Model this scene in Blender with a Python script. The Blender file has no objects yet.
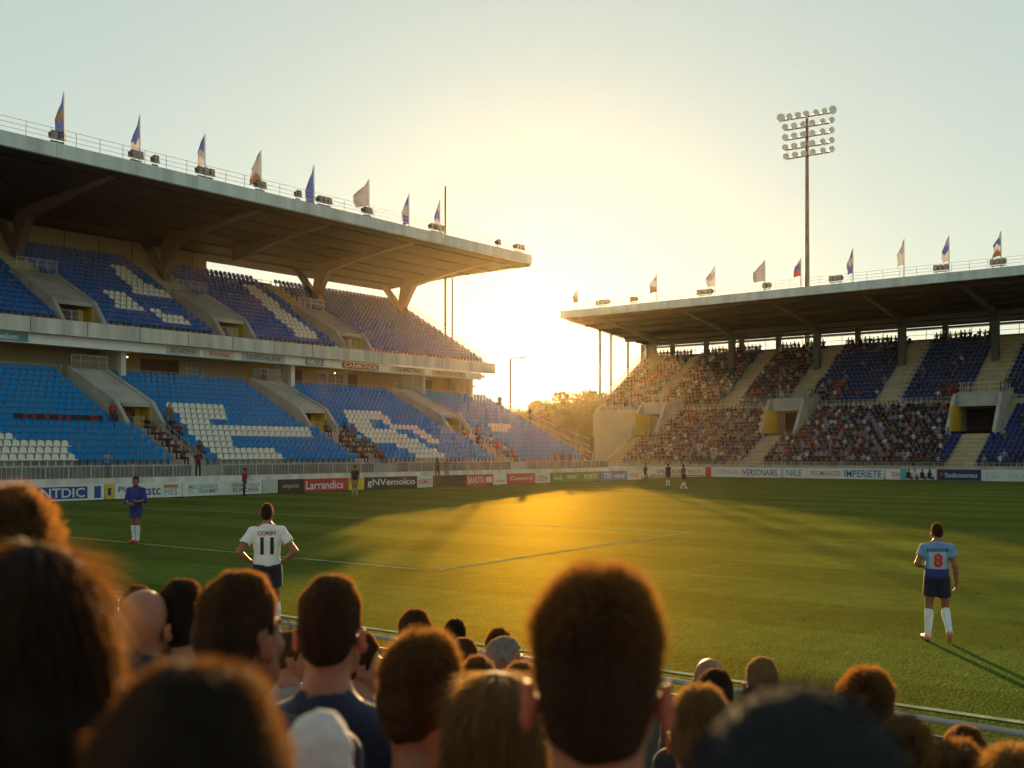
import bpy, bmesh, math, random
import numpy as np
from mathutils import Vector, Matrix
from mathutils.bvhtree import BVHTree
R = math.radians
rng = np.random.default_rng(7)
rnd = random.Random(7)
sc = bpy.context.scene
COL = sc.collection

# ------------------------------------------------------------------ survey of the place (metres)
F = 1078.0; HZ = 452.0; EYE = 2.7                 # focal length in pixels, horizon row, eye height
AZ = math.atan(853 / F); CA, SA = math.cos(AZ), math.sin(AZ)
def ray(u, v):
    a = (u - 512) / F
    return (CA + SA * a, SA - CA * a, (HZ - v) / F)
def at_d(u, v, d):
    r = ray(u, v); return Vector((d * r[0], d * r[1], EYE + d * r[2]))
def x_at(u, Y):
    r = ray(u, HZ); return Y / r[1] * r[0]
def y_at(u, X):
    r = ray(u, HZ); return X / r[0] * r[1]
def pix(X, Y, Z):
    d = CA * X + SA * Y; l = SA * X - CA * Y
    return 512 + F * l / d, HZ - F * (Z - EYE) / d, d
def ground(u, v, z=0.0):
    r = ray(u, v); d = (z - EYE) / r[2]
    return Vector((d * r[0], d * r[1], z))
def inside(poly, x, y):
    c = False; n = len(poly); j = n - 1
    for i in range(n):
        (xi, yi), (xj, yj) = poly[i], poly[j]
        if (yi > y) != (yj > y) and x < (xj - xi) * (y - yi) / (yj - yi) + xi: c = not c
        j = i
    return c

# ------------------------------------------------------------------ materials
MATS = {}
def mat(name, col, rough=0.7, var=0.0, scale=3.0, bump=0.0, bscale=20.0, metal=0.0, sss=0.0, sheen=0.0,
        transl=None, tw=0.0, spec=0.3, stretch=(1, 1, 1), var2=None):
    if name in MATS: return MATS[name]
    m = bpy.data.materials.new(name); m.use_nodes = True
    nt = m.node_tree; N = nt.nodes; L = nt.links
    b = N['Principled BSDF']; out = N['Material Output']
    b.inputs['Base Color'].default_value = (*col, 1); b.inputs['Roughness'].default_value = rough
    b.inputs['Metallic'].default_value = metal; b.inputs['Specular IOR Level'].default_value = spec
    tc = N.new('ShaderNodeTexCoord'); mp = N.new('ShaderNodeMapping'); L.new(tc.outputs['Object'], mp.inputs[0])
    mp.inputs['Scale'].default_value = stretch
    if var > 0:
        n = N.new('ShaderNodeTexNoise'); n.inputs['Scale'].default_value = scale; n.inputs['Detail'].default_value = 6
        L.new(mp.outputs[0], n.inputs[0])
        cr = N.new('ShaderNodeValToRGB'); c2 = var2 or [max(0, x * (1 - var)) for x in col]
        cr.color_ramp.elements[0].position = .32; cr.color_ramp.elements[1].position = .68
        cr.color_ramp.elements[0].color = (*c2, 1); cr.color_ramp.elements[1].color = (*[min(1, x * (1 + var * .5)) for x in col], 1)
        L.new(n.outputs[0], cr.inputs[0]); L.new(cr.outputs[0], b.inputs['Base Color'])
    if bump > 0:
        n2 = N.new('ShaderNodeTexNoise'); n2.inputs['Scale'].default_value = bscale; n2.inputs['Detail'].default_value = 5
        L.new(mp.outputs[0], n2.inputs[0])
        bp = N.new('ShaderNodeBump'); bp.inputs['Strength'].default_value = bump; bp.inputs['Distance'].default_value = .02
        L.new(n2.outputs[0], bp.inputs['Height']); L.new(bp.outputs[0], b.inputs['Normal'])
    if sss > 0:
        b.inputs['Subsurface Weight'].default_value = sss; b.inputs['Subsurface Radius'].default_value = (1, .2, .08)
        b.inputs['Subsurface Scale'].default_value = .022
    if sheen > 0:
        b.inputs['Sheen Weight'].default_value = sheen; b.inputs['Sheen Roughness'].default_value = .4
    if tw > 0:
        t = N.new('ShaderNodeBsdfTranslucent'); t.inputs[0].default_value = (*(transl or col), 1)
        mx = N.new('ShaderNodeMixShader'); mx.inputs[0].default_value = tw
        L.new(b.outputs[0], mx.inputs[1]); L.new(t.outputs[0], mx.inputs[2]); L.new(mx.outputs[0], out.inputs[0])
    MATS[name] = m
    return m
M_CONC = mat('concrete', (.36, .34, .30), .85, .22, .7, .25, 18)
M_CONC2 = mat('pale_concrete', (.56, .55, .49), .8, .28, 1.3, .12, 14, stretch=(1, 1, .12))
M_BEIGE = mat('beige_panel', (.34, .28, .18), .75, .12, .35, .1, 8)
M_SAND = mat('sand_concrete', (.40, .29, .12), .85, .2, .8, .3, 16)
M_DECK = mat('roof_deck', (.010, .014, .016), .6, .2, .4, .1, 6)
M_BEAM = mat('painted_beam', (.09, .09, .08), .6, .12, .6)
M_FASC = mat('roof_fascia_paint', (.60, .66, .64), .55, .22, 1.1, stretch=(1, 1, .12))
M_RAIL = mat('galvanised_steel', (.42, .42, .40), .45, .1, 2, metal=.5)
M_DARKMET = mat('dark_steel', (.06, .05, .045), .5, .2, 3)
M_YELLOW = mat('yellow_paint', (.62, .40, .03), .55, .12, 1.2)
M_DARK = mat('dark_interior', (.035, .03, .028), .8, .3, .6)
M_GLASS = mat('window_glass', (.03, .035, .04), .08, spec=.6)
M_WHITE = mat('white_paint', (.78, .78, .75), .55, .06, 1.5)
M_GRAVEL = mat('earth', (.20, .17, .11), .95, .3, .2, .4, 6)
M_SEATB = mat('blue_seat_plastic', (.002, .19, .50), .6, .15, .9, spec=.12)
M_SEATD = mat('upper_seat_blue', (.005, .10, .36), .6, .15, .9, spec=.12)  # darker blue set for the seats of the upper tier
M_SEATW = mat('white_seat_plastic', (.62, .62, .56), .6, .08, .9, spec=.12)
M_SEATN = mat('navy_seat_plastic', (.006, .026, .13), .6, .15, .9, spec=.12)

# ------------------------------------------------------------------ mesh collecting
class MB:
    def __init__(s): s.v = []; s.f = []; s.m = []
    def add(s, vs, fs, m=0):
        k = len(s.v); s.v += [tuple(x) for x in vs]; s.f += [tuple(i + k for i in f) for f in fs]; s.m += [m] * len(fs)
    def box(s, a, b, m=0):
        (x0, y0, z0), (x1, y1, z1) = [min(p, q) for p, q in zip(a, b)], [max(p, q) for p, q in zip(a, b)]
        s.add([(x0, y0, z0), (x1, y0, z0), (x1, y1, z0), (x0, y1, z0), (x0, y0, z1), (x1, y0, z1), (x1, y1, z1), (x0, y1, z1)],
              [(3, 2, 1, 0), (4, 5, 6, 7), (0, 1, 5, 4), (1, 2, 6, 5), (2, 3, 7, 6), (3, 0, 4, 7)], m)
    def prism(s, prof, ax, a, b, m=0):
        """profile points extruded along axis ax ('x','y','z') from a to b"""
        n = len(prof)
        def P(p, t):
            return {'x': (t, p[0], p[1]), 'y': (p[0], t, p[1]), 'z': (p[0], p[1], t)}[ax]
        vs = [P(p, a) for p in prof] + [P(p, b) for p in prof]
        fs = [tuple(range(n))[::-1], tuple(range(n, 2 * n))] + [(i, (i + 1) % n, n + (i + 1) % n, n + i) for i in range(n)]
        s.add(vs, fs, m)
    def tube(s, pts, r, n=6, m=0, cap=True):
        pts = [Vector(p) for p in pts]; rs = r if isinstance(r, (list, tuple)) else [r] * len(pts)
        vs = []; fs = []
        for i, p in enumerate(pts):
            t = (pts[min(i + 1, len(pts) - 1)] - pts[max(i - 1, 0)]).normalized()
            u = t.orthogonal().normalized() if i == 0 else (u - t * u.dot(t)).normalized()
            w = t.cross(u)
            for k in range(n):
                a = 2 * math.pi * k / n; vs.append(p + (u * math.cos(a) + w * math.sin(a)) * rs[i])
        for i in range(len(pts) - 1):
            for k in range(n):
                a, b = i * n + k, i * n + (k + 1) % n; fs.append((a, b, b + n, a + n))
        if cap: fs += [tuple(range(n))[::-1], tuple(range(len(vs) - n, len(vs)))]
        s.add(vs, fs, m)
    def ell(s, c, r, nu=10, nv=6, m=0):
        vs = [(c[0], c[1], c[2] - r[2])]
        for j in range(1, nv):
            t = -math.pi / 2 + math.pi * j / nv
            for i in range(nu):
                a = 2 * math.pi * i / nu
                vs.append((c[0] + r[0] * math.cos(t) * math.cos(a), c[1] + r[1] * math.cos(t) * math.sin(a), c[2] + r[2] * math.sin(t)))
        vs.append((c[0], c[1], c[2] + r[2])); fs = []
        for i in range(nu):
            fs.append((0, 1 + (i + 1) % nu, 1 + i)); e = len(vs) - 1; q = 1 + (nv - 2) * nu
            fs.append((e, q + i, q + (i + 1) % nu))
            for j in range(nv - 2):
                a = 1 + j * nu + i; b = 1 + j * nu + (i + 1) % nu; fs.append((a, b, b + nu, a + nu))
        s.add(vs, fs, m)
    def mesh(s, name, mats, smooth=False):
        me = bpy.data.meshes.new(name); me.from_pydata(s.v, [], s.f)
        for q in (mats if isinstance(mats, (list, tuple)) else [mats]): me.materials.append(q)
        if max(s.m, default=0) > 0: me.polygons.foreach_set('material_index', s.m)
        if smooth: me.polygons.foreach_set('use_smooth', [True] * len(me.polygons))
        me.update(); return me
    def obj(s, name, mats, parent=None, smooth=False):
        return link(name, s.mesh(name, mats, smooth), parent)
def link(name, me, parent=None, loc=None):
    o = bpy.data.objects.new(name, me); COL.objects.link(o)
    if parent is not None: o.parent = parent
    if loc is not None: o.location = loc
    return o
def tag(o, label=None, cat=None, group=None, kind=None):
    for k, v in (('label', label), ('category', cat), ('group', group), ('kind', kind)):
        if v: o[k] = v
    return o
def thing(name, label, cat, loc=(0, 0, 0), rz=0.0, group=None):
    o = bpy.data.objects.new(name, None); COL.objects.link(o); o.empty_display_size = .3
    o.location = loc; o.rotation_euler = (0, 0, rz)
    return tag(o, label, cat, group)
def copy_tree(o, parent=None):
    c = o.copy(); COL.objects.link(c)
    if parent is not None: c.parent = parent
    for ch in list(o.children): copy_tree(ch, c)
    return c
def glow(name, col, st):
    if name in MATS: return MATS[name]
    m = bpy.data.materials.new(name); m.use_nodes = True; b = m.node_tree.nodes['Principled BSDF']; b.inputs['Base Color'].default_value = (*col, 1)
    b.inputs['Emission Color'].default_value = (*col, 1); b.inputs['Emission Strength'].default_value = st; MATS[name] = m; return m
def np_mesh(name, V, Q, mi=None, mats=(), smooth=True):
    """V (n,3), Q (m,k) index array -> mesh"""
    me = bpy.data.meshes.new(name); n = len(V); m, k = Q.shape
    me.vertices.add(n); me.vertices.foreach_set('co', np.ascontiguousarray(V, np.float32).ravel())
    me.loops.add(m * k); me.loops.foreach_set('vertex_index', np.ascontiguousarray(Q, np.int32).ravel())
    me.polygons.add(m); me.polygons.foreach_set('loop_start', np.arange(0, m * k, k, dtype=np.int32))
    for q in mats: me.materials.append(q)
    if mi is not None: me.polygons.foreach_set('material_index', np.ascontiguousarray(mi, np.int32))
    me.polygons.foreach_set('use_smooth', np.full(m, smooth))
    me.update(calc_edges=True); return me
def text_mesh(txt, size, bold=0.0, align='CENTER', sx=1.0):
    cu = bpy.data.curves.new('lettering', 'FONT'); cu.body = txt; cu.size = size; cu.offset = bold
    cu.align_x = align; cu.align_y = 'CENTER'; cu.resolution_u = 3
    o = bpy.data.objects.new('lettering', cu); COL.objects.link(o)
    dg = bpy.context.evaluated_depsgraph_get(); me = bpy.data.meshes.new_from_object(o.evaluated_get(dg))
    bpy.data.objects.remove(o); bpy.data.curves.remove(cu)
    if sx != 1.0: me.transform(Matrix.Diagonal((sx, 1, 1, 1)))
    return me
# ------------------------------------------------------------------ left stand (runs along X), right stand (runs along Y)
# tiers: (first edge, floor z) -> (last edge, floor z), rows
LLO = dict(a=59.0, z=1.45, b=72.0, zb=7.95, n=16); LUP = dict(a=70.5, z=11.3, b=84.1, zb=18.9, n=17)
RLO = dict(a=106.0, z=.9, b=117.2, zb=6.9, n=14); RUP = dict(a=117.6, z=7.6, b=130.0, zb=15.5, n=15)
for t in (LLO, LUP, RLO, RUP): t['dp'] = (t['b'] - t['a']) / t['n']; t['rs'] = (t['zb'] - t['z']) / t['n']
def tz(t, q): return t['z'] + (q - t['a']) / t['dp'] * t['rs']           # sloping line through the step fronts
def row_z(t, r): return t['z'] + (r + 1) * t['rs']                        # top of step r
def P3(ax, q, a, z): return (a, q, z) if ax == 'x' else (q, a, z)         # along a, across q
def terrace(t, ax, a0, a1, holes, name, parent, m):
    """stepped concrete; holes = [(a0,a1,q0,q1)] left open for the tunnels"""
    mb = MB()
    for r in range(t['n']):
        q0 = t['a'] + r * t['dp']; q1 = q0 + t['dp']; z1 = row_z(t, r); z0 = z1 - t['rs'] - .35
        cuts = sorted((h[0], h[1]) for h in holes if q0 < h[3] - .05 and q1 > h[2] + .05)
        p = a0
        for c0, c1 in cuts:
            if c0 > p: mb.box(P3(ax, q0, p, z0), P3(ax, q1, c0, z1))
            p = max(p, c1)
        if p < a1: mb.box(P3(ax, q0, p, z0), P3(ax, q1, a1, z1))
    return mb.obj(name, m, parent)
def stairs(t, ax, ac, w, q0, q1, parent, m, name='stairway'):
    mb = MB(); hd = t['dp'] / 2
    q = t['a']
    k = 0
    while q < t['b'] - .01:
        if q + hd > q0 + .01 and q < q1 - .01:
            z = t['z'] + (k + 1) * t['rs'] / 2 + .03 + (t['rs'] / 2 if k % 2 == 0 else t['rs'] / 2)
            zz = t['z'] + (k // 2) * t['rs'] + (t['rs'] * .5 if k % 2 == 0 else t['rs']) + (.006 if k % 2 else 0)
            zz = t['z'] + (k // 2 + 1) * t['rs'] + (.02 if k % 2 == 0 else t['rs'] * .5)
            mb.box(P3(ax, q + .002, ac - w / 2, zz - .5), P3(ax, q + hd - .002, ac + w / 2, zz))
        q += hd; k += 1
    return mb.obj(name, m, parent)
def railing(mb, pts, h=1.0, step=1.6, r=.03, rails=(1.0, .5), infill=0.0):
    """posts and rails along a polyline of foot points"""
    pts = [Vector(p) for p in pts]
    for a, b in zip(pts, pts[1:]):
        n = max(1, round((b - a).length / step))
        for i in range(n + 1):
            p = a.lerp(b, i / n); mb.tube([p, p + Vector((0, 0, h))], r, 4)
        for f in rails: mb.tube([a + Vector((0, 0, h * f)), b + Vector((0, 0, h * f))], r * .8, 4)
        if infill:
            n = max(1, round((b - a).length / infill))
            for i in range(n):
                p = a.lerp(b, (i + .5) / n); mb.tube([p + Vector((0, 0, .05)), p + Vector((0, 0, h))], r * .4, 3, cap=False)

def rails(name, m, parent, *runs):
    for pts, h, step, r, fr_, inf in runs:
        mb = MB(); railing(mb, pts, h, step, r, fr_, inf); mb.obj(name, m, parent)
def lamp_in(parent, x, y, z, s=.12):
    mb = MB(); mb.ell((x, y, z), (s, s, s), 10, 6); mb.obj('lamp', glow('lamp_glow', (1, .55, .2), 5.0), parent, True)

# ---------------------------------------------------------------- left stand
LX0, LX1 = 14.0, 85.0
LS = thing('grandstand', 'long two tier stand with blue and white seats under a cantilever roof, nearly empty', 'stand', (0, 0, 0))
LV = [25.5, 41.4, 57.2, 73.5]; UV_ = [27.6, 40.6, 53.9, 67.0]
lholes = [(x - 1.5, x + 1.5, 65.3, 71.3) for x in LV]; uholes = [(x - 1.7, x + 1.7, 71.2, 77.1) for x in UV_]
terrace(LLO, 'x', LX0, 87.0, lholes, 'lower_terrace', LS, M_CONC)
terrace(LUP, 'x', LX0, LX1, uholes, 'upper_terrace', LS, M_CONC)
mb = MB()                                                                   # wall behind the boards, and podium under the lower tier
mb.box((LX0, 57.3, -.05), (87.6, 57.75, 1.18)); mb.box((LX0, 57.75, -.05), (87.6, 59.4, 1.1)); mb.box((87.05, 59.4, -.05), (87.6, 73, .9)); mb.box((LX0, 56.6, -.05), (87.6, 57.295, .5))
mb.obj('retaining_wall', M_CONC2, LS)
mb = MB()
mb.prism([(69.9, 10.72), (70.35, 10.72), (70.6, 11.0), (70.6, 11.72), (70.3, 11.82), (69.9, 11.75)], 'x', LX0, LX1 + .6)
mb.obj('balcony_front', M_CONC2, LS)
mb = MB(); mb.box((LX0, 70.45, 10.02), (LX1 - 1.0, 70.8, 10.715)); mb.box((LX0, 70.8, 10.3), (LX1, 74.2, 10.6)); mb.obj('lower_fascia', M_WHITE, LS)
mb = MB(); mb.box((LX0, 74.2, 7.9), (83.6, 74.6, 10.3)); mb.box((LX0, 72.0, 7.6), (87.0, 74.6, 7.94))
cw = mb.obj('concourse_wall', M_BEIGE, LS)
k = 0
for x0, x1, kind in [(30, 33.2, 'd'), (36.4, 36.6, 'p'), (47.5, 50.9, 'd'), (51.6, 53, 'w'), (58.8, 62.0, 'w'), (62.6, 63.6, 'd'), (65.5, 68.5, 'w'), (69.2, 70.3, 'd'), (75.8, 78.2, 'w'), (79.5, 80.6, 'd')]:
    mb = MB()
    if kind == 'd':
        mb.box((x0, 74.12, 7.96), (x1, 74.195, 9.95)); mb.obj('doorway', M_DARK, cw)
    elif kind == 'w':
        mb.box((x0, 74.13, 8.6), (x1, 74.195, 9.8)); w = mb.obj('window', M_GLASS, cw)
        mb = MB()
        for q in np.linspace(x0, x1, 4): mb.box((q - .04, 74.08, 8.55), (q + .04, 74.128, 9.85))
        mb.box((x0 + .045, 74.085, 8.5), (x1 - .045, 74.125, 8.58)); mb.box((x0 + .045, 74.085, 9.82), (x1 - .045, 74.125, 9.9)); mb.obj('frame', M_RAIL, w)
mb = MB(); railing(mb, [(LX0, 72.4, 7.94), (84, 72.4, 7.94)], .9, 2.0, .025, (1, .55), infill=.35); mb.obj('concourse_railing', M_RAIL, LS)
for x in (24.0, 44.2, 60.1, 76.3, 83.4):                                      # posts that carry the upper tier
    mb = MB(); mb.box((x - .2, 71.2, 7.3), (x + .2, 71.6, 10.3)); mb.box((x - .12, 71.6, 7.95), (x + .12, 74.2, 10.29)); mb.obj('column', M_CONC2, LS)
for x in (46.0, 67.0): lamp_in(LS, x, 73.6, 9.9, .05)
# names on the white band under the balcony
for x0, x1, bg, fg, tx in [(33.2, 36.6, (.10, .28, .30), (.6, .7, .7), 'Hanalium'), (47.3, 50.2, (.45, .48, .42), (.12, .14, .16), 'ESTADENA'), (50.6, 53.4, (.58, .56, .5), (.55, .08, .05), 'Rimonex'),
                           (54.2, 58.5, (.40, .44, .44), (.1, .12, .2), 'NORDALINE'), (60.8, 62.8, (.2, .3, .36), (.7, .7, .65), 'VALTA'), (65.0, 69.4, (.42, .08, .05), (.75, .68, .6), 'CARMONDE'), (71.0, 75.5, (.5, .45, .36), (.25, .12, .06), 'OLIMETRA'), (76.6, 81.5, (.5, .42, .3), (.3, .15, .07), 'MARSENTE')]:
    mb = MB(); mb.box((x0, 70.38, 10.1), (x1, 70.447, 10.62)); s = mb.obj('sponsor_panel', mat('panel_%s' % tx, bg, .5, .05), LS)
    me = text_mesh(tx, .52, .012, sx=(x1 - x0) / (len(tx) * .40)); me.materials.append(mat('ink_%s' % tx, fg, .5))
    o = link('lettering', me, s, ((x0 + x1) / 2, 70.374, 10.36)); o.rotation_euler = (R(90), 0, 0)
mb = MB()
for x in np.arange(LX0 + 2, LX1, 4.1): mb = MB(); mb.box((x, 69.88, 10.74), (x + .035, 69.897, 11.74)); mb.obj('panel_joint', M_DARKMET, LS)
# tunnels (vomitories)
def vomitory_left(t, x, w, q0, q1, hh, zf, parent):
    mb = MB(); za, zb = tz(t, q0) + hh, tz(t, q1) + hh * .72
    for s in (-1, 1):
        a = x + s * w; b = x + s * (w - .28)
        mb.prism([(q0 - 1.3, tz(t, q0 - 1.3) - .2), (q1, tz(t, q1) - .6), (q1, zb + .12), (q0, za + .12), (q0 - 1.3, tz(t, q0 - 1.3) + .75)], 'x', min(a, b), max(a, b))
    e = w - .285
    mb.prism([(q0, za - .28), (q1, zb - .35), (q1, zb), (q0, za)], 'x', x - e, x + e)
    mb.box((x - e, q1 - .3, zf), (x + e, q1 - .05, zb - .36))
    v = mb.obj('vomitory', M_CONC, parent)
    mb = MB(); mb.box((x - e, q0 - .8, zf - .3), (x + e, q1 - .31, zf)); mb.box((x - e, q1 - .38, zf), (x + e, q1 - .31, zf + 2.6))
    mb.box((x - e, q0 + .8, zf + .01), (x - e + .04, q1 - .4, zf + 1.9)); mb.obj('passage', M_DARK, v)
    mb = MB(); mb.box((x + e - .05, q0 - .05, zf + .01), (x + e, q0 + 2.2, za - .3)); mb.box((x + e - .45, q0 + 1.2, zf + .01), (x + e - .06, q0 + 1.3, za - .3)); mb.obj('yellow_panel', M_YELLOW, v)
    rails('guard_rail', M_RAIL, v, ([(x - e, q0 - .7, zf), (x + .2, q0 - .7, zf)], .9, .7, .025, (1, .5), .14), ([(x - w + .14, q1 - .3, zb + .1), (x + w - .14, q1 - .3, zb + .1)], .8, .7, .025, (1, .5), .14))
    return v
for x in LV: vomitory_left(LLO, x, 1.5, 65.3, 71.3, 1.45, tz(LLO, 64.4), LS)
for x in UV_: vomitory_left(LUP, x, 1.7, 71.6, 77.1, 1.45, tz(LUP, 71.2), LS)
for x in LV: stairs(LLO, 'x', x + .3, 1.5, 59.0, 64.2, LS, M_CONC)
for x in UV_: stairs(LUP, 'x', x, 2.0, 77.1, 84.1, LS, M_SAND)
for x in LV:
    mb = MB(); railing(mb, [(x + 1.15, 59.2, 1.6), (x + 1.15, 64.3, tz(LLO, 64.3) + .1)], .85, 1.3, .025, (1, .5)); mb.obj('handrail', M_RAIL, LS)
# edge walls and railings at the sun end
mb = MB()
mb.prism([(70.7, 11.0), (84.3, 18.5), (84.3, 19.3), (70.7, 11.8)], 'x', 85.02, 85.4); mb.obj('end_parapet', M_CONC2, LS); mb = MB()
mb.prism([(58.9, 1.0), (72.2, 7.6), (72.2, 8.1), (58.9, 1.5)], 'x', 87.02, 87.4)
mb.obj('end_parapet', M_CONC2, LS)
rails('end_railing', M_RAIL, LS, ([(85.2, 70.8, 11.8), (85.2, 84.2, 19.25)], .95, .9, .035, (1, .66, .33), 0), ([(87.2, 59, 1.5), (87.2, 72.2, 8.1)], 1.1, 1.5, .035, (1, .5), 0))
rails('rear_railing', M_RAIL, LS, ([(LX0, 84.25, 18.95), (85.2, 84.25, 18.95)], .5, 1.2, .03, (1,), 0))
# back wall of the upper tier, closed for the nearer half
mb = MB(); mb.box((LX0, 84.5, 18.3), (61.0, 84.8, 21.05)); mb.box((61.0, 84.5, 16.0), (85.0, 84.8, 18.9)); mb.box((LX0, 84.8, 0), (85, 85.1, 18.3)); mb.obj('back_wall', M_BEIGE, LS)
mb = MB()
for x in np.arange(16, 61, 3.1): mb.box((x, 84.44, 18.92), (x + .05, 84.497, 21.0))
mb.obj('panel_joint', M_DARKMET, LS)
# roof
RF, RB = 66.0, 87.0
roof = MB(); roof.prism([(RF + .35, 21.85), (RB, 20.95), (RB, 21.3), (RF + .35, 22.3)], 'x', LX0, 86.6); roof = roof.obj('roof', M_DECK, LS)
mb = MB(); mb.box((LX0, RF, 21.68), (86.65, RF + .34, 22.6)); mb.box((86.62, RF + .345, 21.5), (86.9, RB, 22.0)); mb.obj('fascia', M_FASC, roof)
mb = MB()
for x in np.arange(LX0 + 1, 86, 5.3): mb.box((x, RF - .022, 21.7), (x + .03, RF - .003, 22.58))
mb.obj('fascia_joint', M_RAIL, roof)
mb = MB()
for q in np.arange(RF + 2.2, RB - .5, 3.1):
    z = 21.85 - (q - RF - .35) / (RB - RF - .35) * .9; mb.box((LX0, q, z - .11), (86.6, q + .10, z + .02))
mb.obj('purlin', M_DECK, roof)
mb = MB(); railing(mb, [(LX0, RF + .15, 22.6), (86.6, RF + .15, 22.6)], .95, 1.7, .02, (1, .66, .33)); mb.obj('roof_railing', M_RAIL, roof)
for x in (28.0, 41.3, 54.2, 61.2, 71.4, 83.4):                              # column with a raking cantilever beam
    zc = tz(LUP, 81.0)
    if x != 61.2:
        mb = MB(); mb.box((x - .32, 80.6, zc - .3), (x + .32, 81.4, zc + 1.0)); mb.prism([(80.6, zc + 1.0), (81.4, zc + 1.0), (80.9, 21.0), (78.6, 21.1)], 'x', x - .3, x + .3)
        mb.prism([(81.0, zc + 1.0), (81.4, zc + .6), (84.3, 20.98), (83.6, 21.0)], 'x', x - .25, x + .25); mb.obj('column', M_BEAM, LS)
    mb = MB(); prof = []
    for i in range(9):
        f = i / 8; q = 80.6 - f * 12.5; zr = 21.85 - (q - RF - .35) / (RB - RF - .35) * .9; prof.append((q, zr - .12 - 1.05 * (1 - f) ** 1.7))
    top = [(q, 21.9 - (q - RF - .35) / (RB - RF - .35) * .9 + .0) for q, z in prof[::-1]]
    mb.prism(prof + top, 'x', x - .28, x + .28); mb.obj('cantilever_beam', M_BEAM, LS)
for u in (445, 452):                                                          # slim masts at the open end
    y = 85.6 / (ray(u, 400)[0] / ray(u, 400)[1]); mb = MB()
    mb.tube([(85.65, y, 8.0), (85.65, y, 31.0 if u == 445 else 21.4)], [.13, .09], 8); mb.box((85.55, y - .1, tz(LUP, y) - .2), (85.58, y + .1, tz(LUP, y) + .3)); mb.obj('mast', M_BEAM, LS)
# fence on the front wall
FN = thing('barrier_fence', 'grey panelled barrier fence along the wall below the blue seats', 'fence', (LX0, 57.5, 1.18))
mb = MB()
gaps = [(x - 1.0, x + 1.3) for x in LV]; xs = LX0
spans = []
for g0, g1 in gaps + [(87.6, 88)]: spans.append((xs, g0)); xs = g1
for a, b in spans:
    pb = MB()
    n = max(1, round((b - a) / 1.35))
    for i in range(n + 1): q = a + (b - a) * i / n - LX0; mb.box((q - .035, -.035, 0), (q + .035, .035, .78))
    mb.box((a - LX0 + .04, -.03, .70), (b - LX0 - .04, .03, .745))
    m2 = max(1, round((b - a) / .27))
    for i in range(m2): q = a + (b - a) * (i + .5) / m2 - LX0; pb.box((q - .105, .0, .04), (q + .105, .02, .66))
    pb.obj('fence_panel', mat('weathered_panel', (.16, .15, .14), .6, .3, 1.2), FN)
mb.obj('rail_frame', M_RAIL, FN)

# ---------------------------------------------------------------- right stand
RY0, RY1 = 10.0, 79.0
RS = thing('grandstand', 'packed two tier end stand with navy seats and pale stairways under a flat roof', 'stand', (0, 0, 0))
RV = [(68.3, 1.9), (51.0, 2.2), (30.6, 2.4), (14, 2.2)]
rholes = [(y - w, y + w, 113.4, 117.3) for y, w in RV]; rup = [(y - w, y + w, 117.6, 118.3) for y, w in RV]
terrace(RLO, 'y', RY0, 69.8, rholes, 'lower_terrace', RS, M_CONC)
terrace(RUP, 'y', RY0, RY1, rup, 'upper_terrace', RS, M_CONC)
mb = MB()
p = RY0
for y, w in sorted(RV):
    mb.box((117.2, p, -.1), (117.58, y - w, 7.75)); mb.box((117.2, y - w, 7.2), (117.58, y + w, 7.75)); p = y + w
mb.box((117.2, p, -.1), (117.58, RY1 + .2, 7.75)); mb.box((117.15, 70, 3.9), (117.195, RY1 + .2, 4.0)); mb.box((117.15, 70, 6.0), (117.195, RY1 + .2, 6.1))
mb.box((117.6, RY1 - .2, -.1), (131, RY1 + .2, 7.5))
mb.obj('tier_wall', M_BEIGE, RS)
mb = MB(); mb.box((105.4, RY0, -.1), (105.99, 80, 1.05)); mb.box((106, 69.85, -.1), (117.1, 80, .6)); mb.obj('retaining_wall', M_CONC2, RS)
mb = MB(); mb.prism([(106, .8), (117.15, 7.0), (117.15, 7.6), (106, 1.5)], 'y', 69.82, 70.1); mb.obj('end_parapet', M_SAND, RS); mb = MB()
mb.prism([(117.6, 7.2), (130.2, 15.2), (130.2, 16.1), (117.6, 8.2)], 'y', RY1 - .6, RY1 + .15); mb.obj('end_parapet', M_SAND, RS)
mb = MB(); railing(mb, [(117.6, RY1 - .1, 8.2), (130.1, RY1 - .1, 16.1)], 1.05, 1.0, .04, (1, .66, .33)); mb.obj('end_railing', M_RAIL, RS)
mb = MB(); railing(mb, [(117.4, RY0, 7.75), (117.4, RY1, 7.75)], .75, 1.8, .03, (1, .5)); mb.obj('tier_railing', M_RAIL, RS)
mb = MB(); railing(mb, [(105.7, RY0, 1.05), (105.7, 80, 1.05)], .65, 1.5, .025, (1, .5)); mb.obj('front_railing', M_RAIL, RS)
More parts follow.
